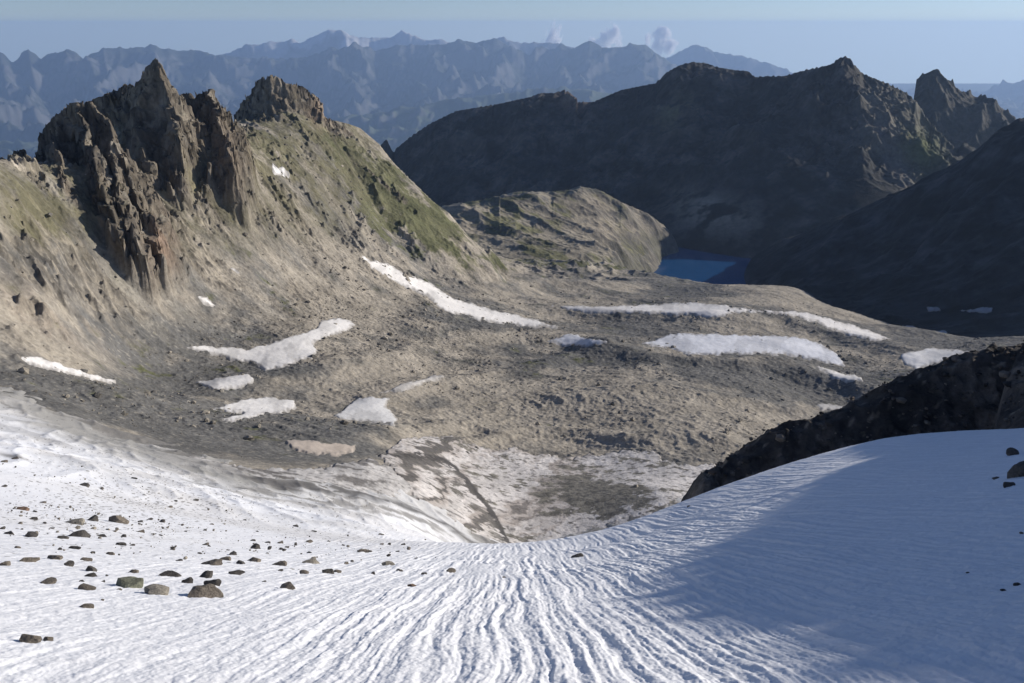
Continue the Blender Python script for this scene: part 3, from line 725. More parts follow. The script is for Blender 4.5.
# ---------------------------------------------------------------- snowfield in the foreground
sf_poly = [(-600, 310), (-200, 332), (-60, 372), (0, 388), (35, 399), (70, 414), (115, 431), (158, 443), (205, 456), (250, 470), (330, 484), (400, 492), (440, 508), (478, 532), (505, 542), (540, 538), (600, 522), (680, 490), (760, 458), (860, 432), (930, 423), (965, 425), (1000, 427), (1040, 428), (1200, 400), (1700, 380), (1700, 6000), (-600, 6000)]
A, R, X, Y = polar(px_az(-330), px_az(1420), 1500, np.r_[logr(1.9, 7, 90)[:-1], logr(7, 60, 820)[:-1], logr(60, 290, 260)])
Zs = ground_shape(A, R)
PXn, PYn = proj(X, Y, Zs)
jit = 5*fbm(X, Y, 18, 4, .6, 301)*sstep(60, 120, R)
sd = poly_sd(PXn, np.maximum(PYn, -500), sf_poly)+jit
mpp = R/F
thick = np.clip(sd*mpp*.6, -3, 1.0)*sstep(50, 90, R)+.2*(1-sstep(50, 90, R))
thick = thick-1.0*(1-sstep(2, 60, R))*0
# melt runnels along the fall line, bending into the hollow
u = X+.07*fbm(X, Y*.45, 1.3, 3, .55, 311)+.16*fbm(X, Y, 6, 2, .5, 313)
amp = np.clip(.30+.70*sstep(-.45, -.05, A), 0, 1)*(1-.6*sstep(.30, .50, A))*(.75+.5*np.clip(.5+noise(X/2.5, Y/9, 319), 0, 1))
rib = noise(u/.25, Y/9, 321)+.6*noise(u/.13, Y/4.5, 323)
rib = np.where(rib > 0, np.abs(rib)**.75, -np.abs(rib)**.75)
rib2 = noise(u/.085, Y/1.5, 325)+.8*noise(u/.05, Y/.5, 327)
cup = fbm(X, Y*.6, .16, 3, .6, 331)
fade = sstep(70, 35, R)
Zn = Zs+thick+amp*(.037*rib*(.85+.15*fade)+.013*rib2*fade)+.012*cup+.004*noise(X/.045, Y/.045, 333)*sstep(45, 18, R)+.03*fbm(X, Y, 2.6, 3, .5, 335)
far = sstep(60, 110, R)
Zn = Zn+far*(.35*(ridged(X*.9+Y*.45, (Y*.9-X*.45)*.25, 6, 3, .5, 337)-.6))
# colour: clean firn, thin dust, grit bands towards the left margin
C = np.empty(X.shape+(3,)); C[:] = (.83, .84, .86)
nA = fbm(X, Y, 30, 4, .6, 341)
lin = fbm(sd*.08+.3*nA, X/60, 1.0, 4, .6, 345)
margin = sstep(85, 8, sd)*sstep(55, 100, R)
C = mix(C, (.50, .485, .45), .35*margin*sstep(-.3, .4, lin)+.55*sstep(40, 4, sd)*sstep(55, 100, R))
C = mix(C, (.30, .29, .265), .9*sstep(36, 14, sd+6*nA+5*lin)*sstep(330, 240, PXn)*sstep(50, 90, R))
C = mix(C, (.17, .16, .145), .85*sstep(.10, .42, lin+.15*nA)*margin*sstep(70, 14, sd))
C = mix(C, (.10, .095, .09), .9*np.exp(-((sd-13-3*nA)/3.2)**2)*sstep(120, 260, PXn)*sstep(60, 110, R))
C = mix(C, (.12, .11, .10), .85*blob(PXn, PYn, 16, 466, 24, 2.2, 17)*sstep(-.5, .2, nA))
dust = sstep(.0, .7, nA+.5*blob(PXn, PYn, 120, 520, 190, 45))*sstep(14, 30, R)*sstep(-.02, -.2, A)
C = mix(C, (.60, .58, .55), .4*dust)
grit = noise(X/.35, Y/.35, 351)
C = mix(C, (.15, .14, .125), .9*sstep(.60, .72, grit+.28*blob(PXn, PYn, 110, 515, 130, 30)+.1*nA)*sstep(16, 26, R)*sstep(-.05, -.22, A))
SN = dict(A=A, R=R, X=X, Y=Y, Z=Zn, PX=PXn, PY=PYn)
keep = (thick > -1.2) | (R < 60)
tag(grid_obj('snowfield', X, Y, Zn, M_snow, C, keep), 'wide steep snowfield with melt runnels filling the foreground', 'snowfield', 'structure')

# ---------------------------------------------------------------- snow patches and dirty ice lying on the valley ground
def zz(pts, ox, oy, s):
    return [(ox+a/s, oy+b/s) for a, b in pts]
S = 1024/360

def patch(name, src, poly, mat, colour, label, cat, thickmax=1.2, k=.30, jit=1.6, rmax=1e9, kind=None, group=None, dirt=None, smooth_z=True, seed=400):
    poly = np.array(poly)
    x0, y0 = poly.min(0)-8; x1, y1 = poly.max(0)+8
    px, py, r = src['PX'], src['PY'], src['R']
    inb = (px > x0) & (px < x1) & (py > y0) & (py < y1) & (r < rmax)
    ii = np.where(inb.any(1))[0]; jj = np.where(inb.any(0))[0]
    sl = (slice(ii[0], ii[-1]+1), slice(jj[0], jj[-1]+1))
    X, Y, R = src['X'][sl], src['Y'][sl], r[sl]
    Zb = src['Z'][sl]*.2+src['Zs'][sl]*.8 if src is B else src['Z'][sl]
    sd = poly_sd(px[sl], py[sl], poly)
    mp = R/F
    sd = sd+jit*(fbm(px[sl], py[sl], 16, 3, .6, seed)+.5*fbm(px[sl], py[sl], 5, 2, .6, seed+4))
    th = np.where(sd > 0, .28*sstep(0, 2.0, sd)+np.clip((sd-1.5)*mp*k*.35, 0, thickmax*.45), np.maximum(sd*mp*.9, -2.0))
    th = np.where((R < rmax), th, -2)
    Zp = np.maximum(src['Z'][sl]-1.2, Zb)+th
    Zp = np.where(th < 0, src['Z'][sl]+th, np.maximum(Zb+th+.25*sstep(0, .3, th), src['Z'][sl]-.5))
    Zp = Zp+.05*fbm(X, Y, 4, 3, .6, seed+8)
    keep = (sd > -4) & inb[sl]
    seedm = keep & (sd == np.where(keep, sd, -9).max())
    for _ in range(4000):
        g = seedm.copy()
        g[1:] |= seedm[:-1]; g[:-1] |= seedm[1:]; g[:, 1:] |= g[:, :-1]; g[:, :-1] |= g[:, 1:]
        g &= keep
        if g.sum() == seedm.sum(): break
        seedm = g
    keep = seedm
    C = np.empty(X.shape+(3,)); C[:] = colour
    C = mix(C, np.array(colour)*.72, .7*sstep(0, .6, fbm(px[sl], py[sl], 22, 4, .6, seed+12)))
    C = mix(C, (.22, .20, .175), .75*sstep(3.2, 0, sd+1.5*noise(px[sl]/3, py[sl]/3, seed+2)))
    if dirt is not None:
        C = dirt(C, X, Y, px[sl], py[sl], R, sd)
    o = grid_obj(name, X, Y, Zp, mat, C, keep)
    return tag(o, label, cat, kind, group)

white = (.80, .775, .735)
def ice_dirt(C, X, Y, px, py, R, sd):
    n = fbm(X, Y, 26, 5, .6, 501)
    flow = fbm((px*.55+py*.9)/26+.6*n, (px*.9-py*.55)/160, 1, 4, .6, 505)
    C = mix(C, (.36, .315, .275), .85*sstep(-.35, .35, flow+.2*n)*sstep(640, 560, px+.35*(py-470)))
    C = mix(C, (.10, .093, .085), .92*sstep(.26, .52, flow+.18*n)*sstep(600, 480, px))
    hf = fbm(X, Y, 7, 5, .65, 507)
    rub = blob(px, py, 590, 496, 78, 18, 3)+.45*n+.55*hf
    C = mix(C, (.20, .185, .15), .95*sstep(.34, .5, rub))
    C = mix(C, (.10, .094, .08), .8*sstep(.34, .5, rub)*sstep(.05, .3, fbm(X, Y, 4, 4, .65, 508)))
    off = py-(456+(px-395)*.15+np.maximum(px-440, 0)**1.5*.125)-4*n-3*hf
    wdt = (2.2+.025*np.abs(px-375))*(1+.9*hf)
    along = sstep(366, 380, px)*sstep(526, 516, px)
    C = mix(C, (.065, .06, .056), .95*sstep(1.15, .6, np.abs(off)/np.maximum(wdt, .8))*along)
    C = mix(C, (.16, .148, .13), .85*sstep(.15, .4, hf+.6*np.exp(-((off-9)/7)**2)-.25)*np.exp(-((off-9)/10)**2)*along)
    C = mix(C, (.12, .11, .10), .7*sstep(.35, .6, fbm(X, Y, 3.0, 3, .6, 509)))
    return C
def ice_dirt2(C, X, Y, px, py, R, sd):
    n = fbm(X, Y, 22, 5, .6, 521)
    flow = fbm((py-.17*px)/9+.8*n, px/140, 1, 4, .6, 525)
    C = mix(C, (.14, .13, .12), .9*sstep(.05, .45, flow+.25*n))
    return mix(C, (.12, .11, .10), .7*sstep(.35, .6, fbm(X, Y, 3.0, 3, .6, 529)))

S2 = S
ice = zz([(40, 95), (70, 92), (120, 60), (180, 48), (250, 45), (300, 60), (380, 85), (440, 75), (490, 95), (560, 105), (600, 110), (700, 95), (780, 80), (840, 90), (860, 115), (930, 125), (1010, 120), (1040, 160), (1000, 220), (900, 280), (780, 330), (560, 370), (430, 370), (330, 360), (250, 310), (190, 250), (130, 200), (90, 140)], 360, 420, S2)
tag(patch('glacier_ice', B, ice, M_ice, (.62, .585, .55), 'dirty pinkish glacier ice streaked with grit in the bottom of the bowl', 'glacier ice', 1.5, .4, 2.5, 420, None, None, ice_dirt, seed=601), kind='structure')
ice2 = [(150, 455), (200, 458), (260, 470), (320, 468), (370, 458), (395, 470), (420, 490), (400, 500), (330, 495), (250, 483), (190, 470)]
tag(patch('glacier_ice', B, ice2, M_ice, (.50, .48, .455), 'grey rubble covered strip of ice along the left margin of the glacier', 'glacier ice', 1.2, .4, 3.0, 330, None, None, ice_dirt2, seed=611), kind='structure')
SNOWG = 'old snow patches on the valley ground'
pp = [
 (B, zz([(520, 362), (545, 357), (640, 362), (700, 366), (760, 350), (850, 325), (900, 305), (915, 285), (960, 277), (1000, 285), (1012, 298), (990, 312), (930, 335), (890, 350), (905, 372), (885, 392), (840, 408), (790, 425), (755, 430), (740, 415), (715, 408), (680, 405), (640, 392), (580, 380)], 0, 220, S), white, 'largest white snow patch on the left scree, forked with a wing to the upper right', 1.6),
 (B, zz([(530, 465), (600, 455), (660, 440), (705, 437), (720, 450), (715, 465), (680, 478), (620, 487), (595, 478), (575, 470)], 0, 220, S), white, 'small white snow patch just under the forked one', 1.2),
 (B, zz([(595, 540), (640, 525), (700, 508), (780, 503), (835, 515), (845, 535), (800, 550), (730, 562), (670, 575), (620, 570), (690, 552), (640, 548)], 0, 220, S), white, 'oval snow patch with a notched left end above the glacier margin', 1.2),
 (B, zz([(20, 387), (50, 385), (110, 393), (140, 398), (200, 418), (260, 436), (335, 459), (325, 468), (260, 455), (190, 441), (130, 425), (60, 404)], 0, 220, S), white, 'long thin snow strip slanting across the moraine at far left', 1.0),
 (B2, zz([(562, 218), (590, 220), (614, 245), (602, 252), (578, 240)], 0, 220, S), white, 'tiny snow spot on bare scree, lower of the two under the crags', .8),
 (B2, zz([(643, 134), (660, 131), (684, 150), (672, 155)], 0, 220, S), white, 'tiny snow spot on bare scree, upper of the two under the crags', .8),
 (B, [(333, 416), (345, 409), (356, 399), (372, 396), (389, 398.6), (386, 406), (398, 418.7), (394, 425.7), (375, 424), (358, 422), (340, 421)], (.66, .65, .63), 'squarish greyish snow patch above the dirty glacier ice', 1.2),
 (B, zz([(110, 492), (180, 463), (240, 447), (300, 438), (298, 448), (240, 470), (180, 490)], 340, 220, S), (.62, .59, .54), 'narrow snow tail rising right from the squarish patch', .9),
 (B, zz([(150, 646), (200, 628), (290, 635), (350, 640), (345, 655), (300, 668), (230, 672), (180, 660)], 200, 220, S) if False else [(281, 440), (300, 439), (330, 443), (356, 446), (352, 452), (335, 456), (310, 455), (292, 449)], (.50, .43, .36), 'beige grit covered snow patch at the glacier margin', .8),
 (B, zz([(30, 86), (60, 97), (90, 114), (130, 121), (180, 150), (225, 166), (265, 180), (300, 206), (335, 228), (380, 236), (430, 254), (500, 268), (560, 282), (600, 297), (625, 299), (620, 308), (570, 306), (510, 304), (450, 294), (400, 289), (360, 272), (320, 269), (280, 249), (250, 219), (220, 204), (170, 189), (130, 163), (90, 138), (60, 115)], 340, 220, S), (.85, .82, .77), 'long bright white snow tongue running diagonally down from the ridge', 1.8),
 (B, zz([(600, 242), (660, 243), (740, 245), (820, 240), (900, 238), (960, 235), (1024, 233)], 340, 220, S)+zz([(150, 240), (220, 247), (300, 256), (400, 260), (450, 273), (510, 293), (570, 308), (620, 326), (662, 340), (610, 344), (540, 333), (480, 313), (430, 293), (380, 278), (330, 268), (260, 265), (200, 267), (150, 279), (90, 274), (0, 274)], 664, 220, S)+zz([(980, 272), (860, 267), (780, 264), (700, 264), (640, 256)], 340, 220, S), (.82, .79, .75), 'longest snow band curving across the humps before the lake', 1.8),
 (B, [(642, 343)]+zz([(-10, 335), (20, 325), (100, 323), (200, 326), (300, 328), (380, 333), (440, 348), (480, 373), (510, 399), (514, 416), (480, 412), (430, 400), (360, 385), (260, 382), (150, 384), (70, 385), (0, 365)], 664, 220, S), (.72, .73, .76), 'thick grey white snow bank with a steep near edge below the long band', 2.6),  # bluish grey of its shaded side put into the snow colour
 (B, zz([(588, 345), (640, 323), (660, 323), (690, 333), (760, 342), (765, 352), (700, 358), (640, 358)], 340, 220, S), (.70, .71, .74), 'small bluish snow patch left of the thick snow bank', 1.4),
 (B, zz([(425, 412), (460, 418), (500, 433), (560, 446), (567, 459), (520, 460), (480, 450)], 664, 220, S), white, 'small white snow sliver under the right end of the thick bank', 1.2),
 (B, zz([(672, 380), (700, 373), (750, 364), (820, 366), (872, 371), (850, 386), (780, 407), (720, 427), (695, 417), (675, 402)], 664, 220, S), (.78, .77, .75), 'snow patch right beside the dark boulder ridge', 1.4),
 (B, zz([(430, 526), (470, 519), (500, 529), (524, 521), (526, 532), (490, 547), (450, 542)], 664, 220, S), (.5, .48, .45), 'faint dusty snow spot peeping over the boulder ridge', .8),
 (B2, zz([(138, 190), (150, 207), (190, 209), (214, 236), (175, 243), (143, 230)], 240, 120, 1024/240), (.85, .83, .80), 'small bright snow spot high on the ridge between the two crags', 1.0),
 (Edict, zz([(660, 300), (700, 301), (740, 314), (800, 316), (812, 322), (760, 327), (700, 320)], 664, 220, S), (.7, .72, .75), 'blue shadowed snow patch where the dark slope meets the humps', 1.5),  # blue of the shade mixed into the snow colour
 (Edict, zz([(745, 248), (780, 248), (787, 257), (750, 261)], 664, 220, S), (.35, .36, .38), 'dim snow spot in deep shadow on the dark slope, left of a longer one', 1.5),  # snow colour darkened to carry the deep shadow
 (Edict, zz([(840, 258), (870, 253), (900, 247), (936, 249), (932, 263), (880, 264)], 664, 220, S), (.4, .42, .45), 'dim snow strip in deep shadow on the dark right slope', 1.5),  # shadow painted in as a darker grey snow colour
]
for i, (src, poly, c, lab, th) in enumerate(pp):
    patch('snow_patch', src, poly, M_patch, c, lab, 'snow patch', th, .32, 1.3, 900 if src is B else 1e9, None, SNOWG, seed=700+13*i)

# ---------------------------------------------------------------- loose stones
def ico(sub):
    import bmesh
    bm = bmesh.new(); bmesh.ops.create_icosphere(bm, subdivisions=sub, radius=1)
    v = np.array([p.co[:] for p in bm.verts]); f = np.array([[p.index for p in q.verts] for q in bm.faces]); bm.free()
    return v, f

def stone_shape(sub, seed, cuts=9):
    r = np.random.default_rng(seed)
    v, f = ico(sub); v = v.copy()
    for _ in range(cuts):                       # plane cuts give flat broken faces
        n = r.normal(size=3); n /= np.linalg.norm(n); h = r.uniform(.45, .8)
        d = v@n-h
        v = v-np.where(d > 0, d*.92, 0)[:, None]*n
    v = v*(1+.10*noise(v[:, 0]*2.3+seed, v[:, 1]*2.3+v[:, 2]*1.7, seed))[:, None]
    v = v*(1+.05*noise(v[:, 0]*6+seed, v[:, 1]*6+v[:, 2]*5, seed+3))[:, None]
    return v, f

# the uncountable boulders of the moraine floor and of the dark ridge: one object each
def scatter(name, X, Y, Z, w, n, size, mat, cols, label, seed):
    r = np.random.default_rng(seed)
    w = w.ravel()/w.sum()
    idx = r.choice(len(w), n, p=w)
    base = [stone_shape(1, seed+k, 5) for k in range(6)]
    V, Fc, Cc = [], [], []; off = 0
    for i in idx:
        v, f = base[r.integers(6)]
        s = size(r); a = r.uniform(0, 6.28)
        sc = s*np.array([r.uniform(.7, 1.2), r.uniform(.7, 1.2), r.uniform(.5, .9)])
        q = v*sc; ca, sa = math.cos(a), math.sin(a)
        q = np.c_[q[:, 0]*ca-q[:, 1]*sa, q[:, 0]*sa+q[:, 1]*ca, q[:, 2]]
        V.append(q+np.array([X.flat[i]+r.uniform(-.3, .3), Y.flat[i]+r.uniform(-.3, .3), Z.flat[i]+sc[2]*.25])); Fc.append(f+off); off += len(v)
        c = np.array(cols[r.integers(len(cols))])*r.uniform(.7, 1.25); Cc.append(np.tile(c, (len(v), 1)))
    o = mesh_obj(name, np.concatenate(V), np.concatenate(Fc), mat, np.concatenate(Cc), smooth=False)
    return tag(o, label, 'boulders', 'stuff')

area = B['R']**2
wB = area*sstep(215, 260, B['R'])*sstep(1000, 700, B['R'])*(.15+sstep(0, .7, fbm(B['X'], B['Y'], 70, 3, .6, 801)))*(B['PX'] > -60)*(B['PX'] < 1000)
wB *= np.clip(1-1.2*blob(B['PX'], B['PY'], 520, 470, 160, 35)+1.3*blob(B['PX'], B['PY'], 590, 498, 62, 13), 0.02, 1.2)
sd_sf = poly_sd(B['PX'], B['PY'], sf_poly); wB *= (sd_sf < -4)
scatter('boulder_field', B['X'], B['Y'], B['Z'], wB, 9000, lambda r: min(.22+.26*r.pareto(2.3), 1.9), M_scree, [(.28, .25, .20), (.20, .185, .16), (.37, .33, .265), (.24, .215, .175)], 'loose boulders strewn over the moraine floor', 811)
fl = B2['R']**2*sstep(432, 445, B2['R'])*sstep(760, 640, B2['R'])*sstep(-.3, .3, fbm(B2['X'], B2['Y'], 50, 3, .6, 831))*(B2['PX'] > -40)
scatter('boulder_field', B2['X'], B2['Y'], B2['Z'], fl, 5000, lambda r: min(.2+.22*r.pareto(2.4), 1.6), M_scree, [(.26, .23, .185), (.17, .155, .13), (.34, .30, .24), (.12, .11, .095)], 'loose boulders strewn below and between the crags on the left flank', 841)
wD = np.where((D['X'] < 75) & (D['Y'] > 40) & (np.arctan2(D['X'], D['Y']) > px_az(722)), 1.0, 0)*np.hypot(D['X'], D['Y'])
dd, _ = seg_dist(D['X'], D['Y'], crest); wD = wD*np.exp(-(dd/20)**2)
scatter('boulder_field', D['X'], D['Y'], D['Z'], wD, 5500, lambda r: min(.11+.12*r.pareto(2.6), .65), M_moraine, [(.075, .066, .058), (.12, .10, .085), (.045, .042, .04), (.17, .145, .115)], 'dark boulders packed over the shaded ridge', 821)

wS = SN['R']**2*(blob(SN['PX'], SN['PY'], 110, 525, 130, 34)+.35*blob(SN['PX'], SN['PY'], 290, 555, 110, 18)+.25*blob(SN['PX'], SN['PY'], 60, 480, 90, 22))*(SN['R'] > 12)*(SN['R'] < 110)*sstep(-.25, .35, fbm(SN['X'], SN['Y'], 5, 3, .6, 851))
scatter('gravel', SN['X'], SN['Y'], SN['Z'], wS, 1500, lambda r: min(.018+.03*r.pareto(2.2), .14), M_stone, [(.17, .15, .125), (.10, .092, .083), (.26, .235, .195)], 'fine gravel and grit sprinkled over the snow among the boulders', 861)

# single stones lying on the snowfield: (px, py, width in px, flatness, colour, label or None)
BR, DK, PL, GN, RD = (.19, .165, .135), (.095, .088, .08), (.29, .265, .22), (.20, .205, .15), (.19, .13, .095)
big = [
 (127, 581, 36, .55, GN, 'greenish lichened boulder on the snow, first left of the pale flat slab'),
 (158, 590, 36, .34, PL, 'pale flat slab between the greenish boulder and the big brown one'),
 (202, 590, 46, .48, BR, 'biggest brown boulder on the snow, right of the pale flat slab'),
 (188, 580, 13, .8, DK, 'small dark block leaning on the back of the biggest brown boulder'),
 (30, 638, 22, .55, BR, 'brown square stone alone low on the snow at far left, wider of a touching pair'),
 (47, 639, 14, .40, BR, 'narrow brown stone touching the lone square stone at far left'),
 (116, 518, 26, .55, BR, 'large brown block farther up the snow, right one of an adjoining pair'),
 (93, 518, 15, .65, DK, 'dark block just left of the large far brown block'),
 (72, 522, 24, .26, PL, 'low pale stone left of the far pair of blocks'),
 (80, 533, 22, .55, DK, 'dark peaked boulder in front of the far pair of blocks'),
 (62, 537, 15, .35, DK, 'flat dark stone touching the left of the dark peaked boulder'),
 (10, 532, 12, .6, DK, 'dark round boulder close to the left picture edge on upper snow'),
 (32, 535, 18, .35, DK, 'low dark stone between the dark peaked boulder and the left edge'),
 (5, 563, 13, .6, BR, 'brown domed stone cut by the left picture edge'),
 (29, 559, 20, .45, BR, 'domed brown stone, left one of two alike in a row near the left edge'),
 (55, 557, 17, .45, BR, 'domed brown stone, right one of two alike in a row near the left edge'),
 (91, 568, 18, .55, DK, 'dark brown stone up left of the greenish boulder'),
 (134, 571, 14, .45, BR, 'small brown stone right behind the greenish boulder'),
 (49, 582, 23, .22, BR, 'very flat brown slab on the snow left of the greenish boulder'),
 (88, 587, 20, .45, BR, 'brown stone lying down left of the greenish boulder'),
 (86, 605, 16, .55, BR, 'small brown block below the greenish boulder on clean snow'),
 (22, 508, 16, .4, RD, 'reddish stone on the upper left snow'),
 (171, 573, 27, .35, DK, 'dark flat stone above the pale flat slab'),
 (206, 575, 20, .35, DK, 'flat dark stone right behind the biggest brown boulder'),
 (234, 573, 23, .22, DK, 'thin dark slab right of the biggest brown boulder'),
 (213, 582, 20, .5, DK, 'dark block on the right shoulder of the biggest brown boulder'),
 (212, 562, 24, .40, BR, 'broad brown stone farther up behind the biggest brown boulder'),
 (240, 562, 15, .45, DK, 'dark stone right of the broad brown stone'),
 (255, 559, 19, .42, BR, 'brown flat topped stone at the right end of the row of three'),
 (255, 546, 16, .6, DK, 'dark blocky boulder above the row of three brown stones'),
 (279, 563, 18, .4, BR, 'brown wedge stone halfway between the row of three and the dark cluster'),
 (311, 561, 20, .38, PL, 'pale buff stone above the dark cluster'),
 (327, 570, 19, .55, DK, 'largest dark stone of the cluster in mid slope'),
 (337, 571, 10, .5, BR, 'small brown stone at the right of the dark cluster'),
 (304, 572, 15, .4, BR, 'brown stone just left of the dark cluster'),
 (287, 587, 27, .16, BR, 'long thin slab lying on the snow below the dark cluster'),
 (364, 550, 18, .3, BR, 'flat brown slab near the brink, left of the buff stone'),
 (388, 563, 15, .42, PL, 'buff stone near the brink above a short slab'),
 (400, 570, 11, .4, BR, 'short brown slab just below the buff stone'),
 (411, 585, 13, .4, RD, 'rusty stone lowest among the stones near the brink'),
 (451, 571, 15, .3, BR, 'lone flat stone amid the runnels left of centre'),
 (577, 556, 15, .28, DK, 'lone flat dark stone amid the runnels right of centre'),
]
small_l = [(3, 461, 9), (15, 458, 9), (84, 484, 14), (102, 489, 6), (4, 486, 7), (134, 478, 8), (43, 502, 7), (35, 511, 7), (34, 518, 12), (170, 507, 7), (175, 501, 5), (195, 500, 8), (142, 531, 11), (103, 535, 12), (124, 536, 8), (115, 531, 6), (75, 547, 14), (121, 544, 12), (110, 553, 13), (93, 552, 8), (69, 564, 14), (87, 559, 13), (91, 575, 14), (172, 547, 8), (212, 524, 6), (162, 521, 9), (150, 519, 7), (206, 544, 8), (179, 560, 8), (199, 553, 7), (17, 547, 8), (60, 549, 7), (140, 521, 6), (120, 589, 6), (103, 581, 6), (82, 581, 6), (103, 600, 5), (2, 528, 8), (52, 528, 6), (133, 545, 6), (160, 535, 5), (186, 531, 5), (20, 523, 7)]
small_m = [(267, 542, 7), (252, 540, 7), (281, 542, 9), (287, 547, 6), (281, 549, 7), (309, 541, 10), (314, 531, 7), (296, 526, 7), (329, 541, 5), (310, 552, 8), (233, 553, 12), (225, 558, 13), (280, 570, 7), (404, 544, 7), (382, 544, 6), (389, 544, 6), (373, 573, 8), (381, 534, 7), (264, 581, 5), (343, 545, 5), (268, 553, 5), (205, 530, 6), (424, 573, 7), (504, 577, 6), (245, 520, 5), (257, 531, 5), (352, 561, 6), (398, 551, 6), (416, 558, 5)]
small_r = [(996, 478, 8), (1003, 590, 7), (1017, 584, 11), (1022, 533, 6), (968, 573, 4), (689, 506, 5)]

def snow_point(px, py):
    """first snow surface point met along the pixel's ray"""
    az = math.atan2((px-512)/F, CP+(341.5-py)/F*SP)
    i = int(round((az-SN['A'][0, 0])/(SN['A'][1, 0]-SN['A'][0, 0])))
    _, cy = proj(SN['X'][i], SN['Y'][i], SN['Z'][i])
    ok = np.where((cy <= py) & (SN['R'][i] > 5))[0]
    j = ok[0] if len(ok) else SN['R'].shape[1]-1
    return np.array([SN['X'][i, j], SN['Y'][i, j], SN['Z'][i, j]]), SN['R'][i, j]

def stone_material(name, c):
    return material(name, var=.45, bump=.8, bump_dist=.04, scales=(2.0, 9.0), base=c)
stone_mats = {c: stone_material(nm, c) for nm, c in (('brown stone', BR), ('dark stone', DK), ('pale stone', PL), ('lichened stone', GN), ('rusty stone', RD))}
protos = {}
def add_stone(px, py, w, flat, c, label, group, k, name='boulder'):
    p, r = snow_point(px, py+w*flat*.30)
    dist = math.sqrt(p@p)
    s = w/F*dist*.43
    key = (k % 11, c)
    if key not in protos:
        v, f = stone_shape(3, 900+key[0]*7, 12)
        protos[key] = mesh_obj(name, v, f, stone_mats[c], smooth=False)
        o = protos[key]
    else:
        o = protos[key].copy(); o.name = name; col.objects.link(o)
    rr = np.random.default_rng(k)
    o.scale = (s, s*rr.uniform(.7, 1.0), s*max(flat, .2)*1.25)
    o.rotation_euler = (rr.uniform(-.12, .12), rr.uniform(-.12, .12), rr.uniform(-.35, .35)+(math.pi if rr.random() < .5 else 0))
    o.location = (p[0], p[1], p[2]+s*flat*.18)
    return tag(o, label, 'boulder' if w > 13 else 'stone', None, group)
k = 0
for px, py, w, fl, c, lab in big:
    add_stone(px, py, w, fl, c, lab, 'stones lying on the snowfield', k, 'boulder' if w > 13 else 'stone'); k += 1
for lst, lab in ((small_l, 'small stone scattered on the snow among the boulders at left'), (small_m, 'small stone scattered on the snow between the boulders and the brink'), (small_r, 'small stone on the shaded snow at the right')):
    for px, py, w in lst:
        add_stone(px, py, w, .45, DK if k % 3 else BR, lab, 'small stones on the snowfield', k, 'stone'); k += 1
# the dark outcrop at the right picture edge
for dx, dy, w, fl, lab in ((1021, 466, 34, .95, 'dark jagged outcrop breaking the snow at the right picture edge'), (1009, 484, 15, .6, 'dark block at the foot of the outcrop on the right edge'), (1012, 452, 15, .7, 'dark block leaning on the upper left of the outcrop at the right edge')):
    add_stone(dx, dy, w, fl, DK, lab, 'rocks at the right edge of the snowfield', k, 'boulder'); k += 1

# ---------------------------------------------------------------- haze and clouds
hv = np.array([(x, y, z) for x in (-39000, 39000) for y in (-1800, 38400) for z in (-2256.5, 150)])
hf = np.array([(0, 1, 3, 2), (4, 6, 7, 5), (0, 4, 5, 1), (2, 3, 7, 6), (0, 2, 6, 4), (1, 5, 7, 3)])
M_haze = bpy.data.materials.new('haze'); M_haze.use_nodes = True
hn = M_haze.node_tree.nodes; hn.remove(hn['Principled BSDF'])
pv_ = hn.new('ShaderNodeVolumePrincipled')
pv_.inputs['Color'].default_value = (.46, .66, 1.0, 1)
pv_.inputs['Density'].default_value = 2.9e-5
pv_.inputs['Anisotropy'].default_value = 0.2
M_haze.node_tree.links.new(pv_.outputs[0], hn['Material Output'].inputs['Volume'])
tag(mesh_obj('haze', hv, hf, M_haze, smooth=False), 'blue morning haze filling the air', 'haze', 'stuff')
M_haze.cycles.homogeneous_volume = True if hasattr(M_haze.cycles, 'homogeneous_volume') else None

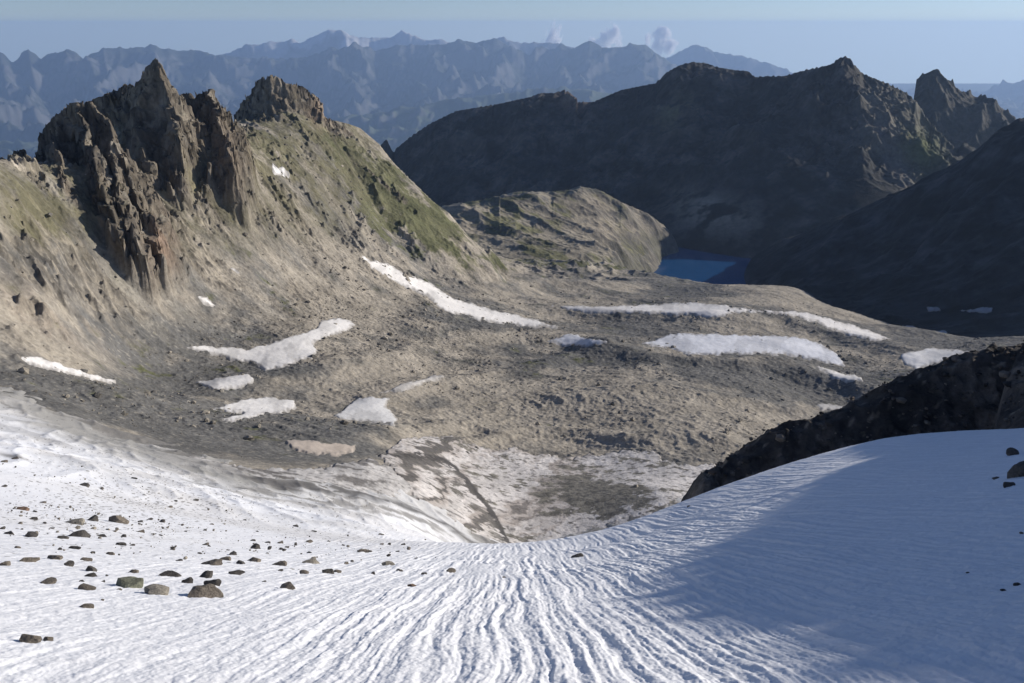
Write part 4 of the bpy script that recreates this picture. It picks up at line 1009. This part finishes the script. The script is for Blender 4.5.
M_cloud = bpy.data.materials.new('cloud'); M_cloud.use_nodes = True
cn = M_cloud.node_tree.nodes; cn.remove(cn['Principled BSDF']); cl = M_cloud.node_tree.links.new
cv = cn.new('ShaderNodeVolumePrincipled'); cv.inputs['Color'].default_value = (1, .97, .95, 1)
ct_ = cn.new('ShaderNodeTexCoord'); cno = cn.new('ShaderNodeTexNoise'); cno.inputs['Scale'].default_value = 1.5; cno.inputs['Detail'].default_value = 8
ln = cn.new('ShaderNodeVectorMath'); ln.operation = 'LENGTH'
oi = cn.new('ShaderNodeObjectInfo'); va = cn.new('ShaderNodeVectorMath'); va.operation = 'MULTIPLY_ADD'; va.inputs[1].default_value = (1, 1, .6)
cl(ct_.outputs['Object'], va.inputs[0]); cl(oi.outputs['Location'], va.inputs[2]); cl(va.outputs[0], cno.inputs['Vector']); cl(ct_.outputs['Object'], ln.inputs[0])
m1 = cn.new('ShaderNodeMath'); m1.operation = 'MULTIPLY_ADD'; m1.inputs[1].default_value = 5.0
cl(cno.outputs['Fac'], m1.inputs[0]); 
m2 = cn.new('ShaderNodeMath'); m2.operation = 'MULTIPLY'; m2.inputs[1].default_value = -1.0
cl(ln.outputs['Value'], m2.inputs[0]); cl(m2.outputs[0], m1.inputs[2])
m3 = cn.new('ShaderNodeMapRange'); m3.inputs['From Min'].default_value = 1.95; m3.inputs['From Max'].default_value = 2.9; m3.inputs['To Min'].default_value = 0; m3.inputs['To Max'].default_value = .03
cl(m1.outputs[0], m3.inputs['Value']); cl(m3.outputs[0], cv.inputs['Density'])
cl(cv.outputs[0], cn['Material Output'].inputs['Volume'])
for px, py, w, h, tilt, lab in ((552, 36, 10, 17, .45, 'slender white cloud wisp, leftmost over the far range'), (607, 38, 18, 15, -.25, 'widest white cloud puff over the far range'), (662, 42, 17, 14, .5, 'faint white cloud, rightmost over the far range')):
    v, f = ico(3)
    rr_ = 41000
    p = P(px, py, rr_); s = rr_/F
    o = mesh_obj('cloud', v, f, M_cloud)
    o.location = p; o.scale = (w*s, w*s*.8, h*s); o.rotation_euler = (0, tilt, 0)
    tag(o, lab, 'cloud', 'thing', 'clouds over the far range')
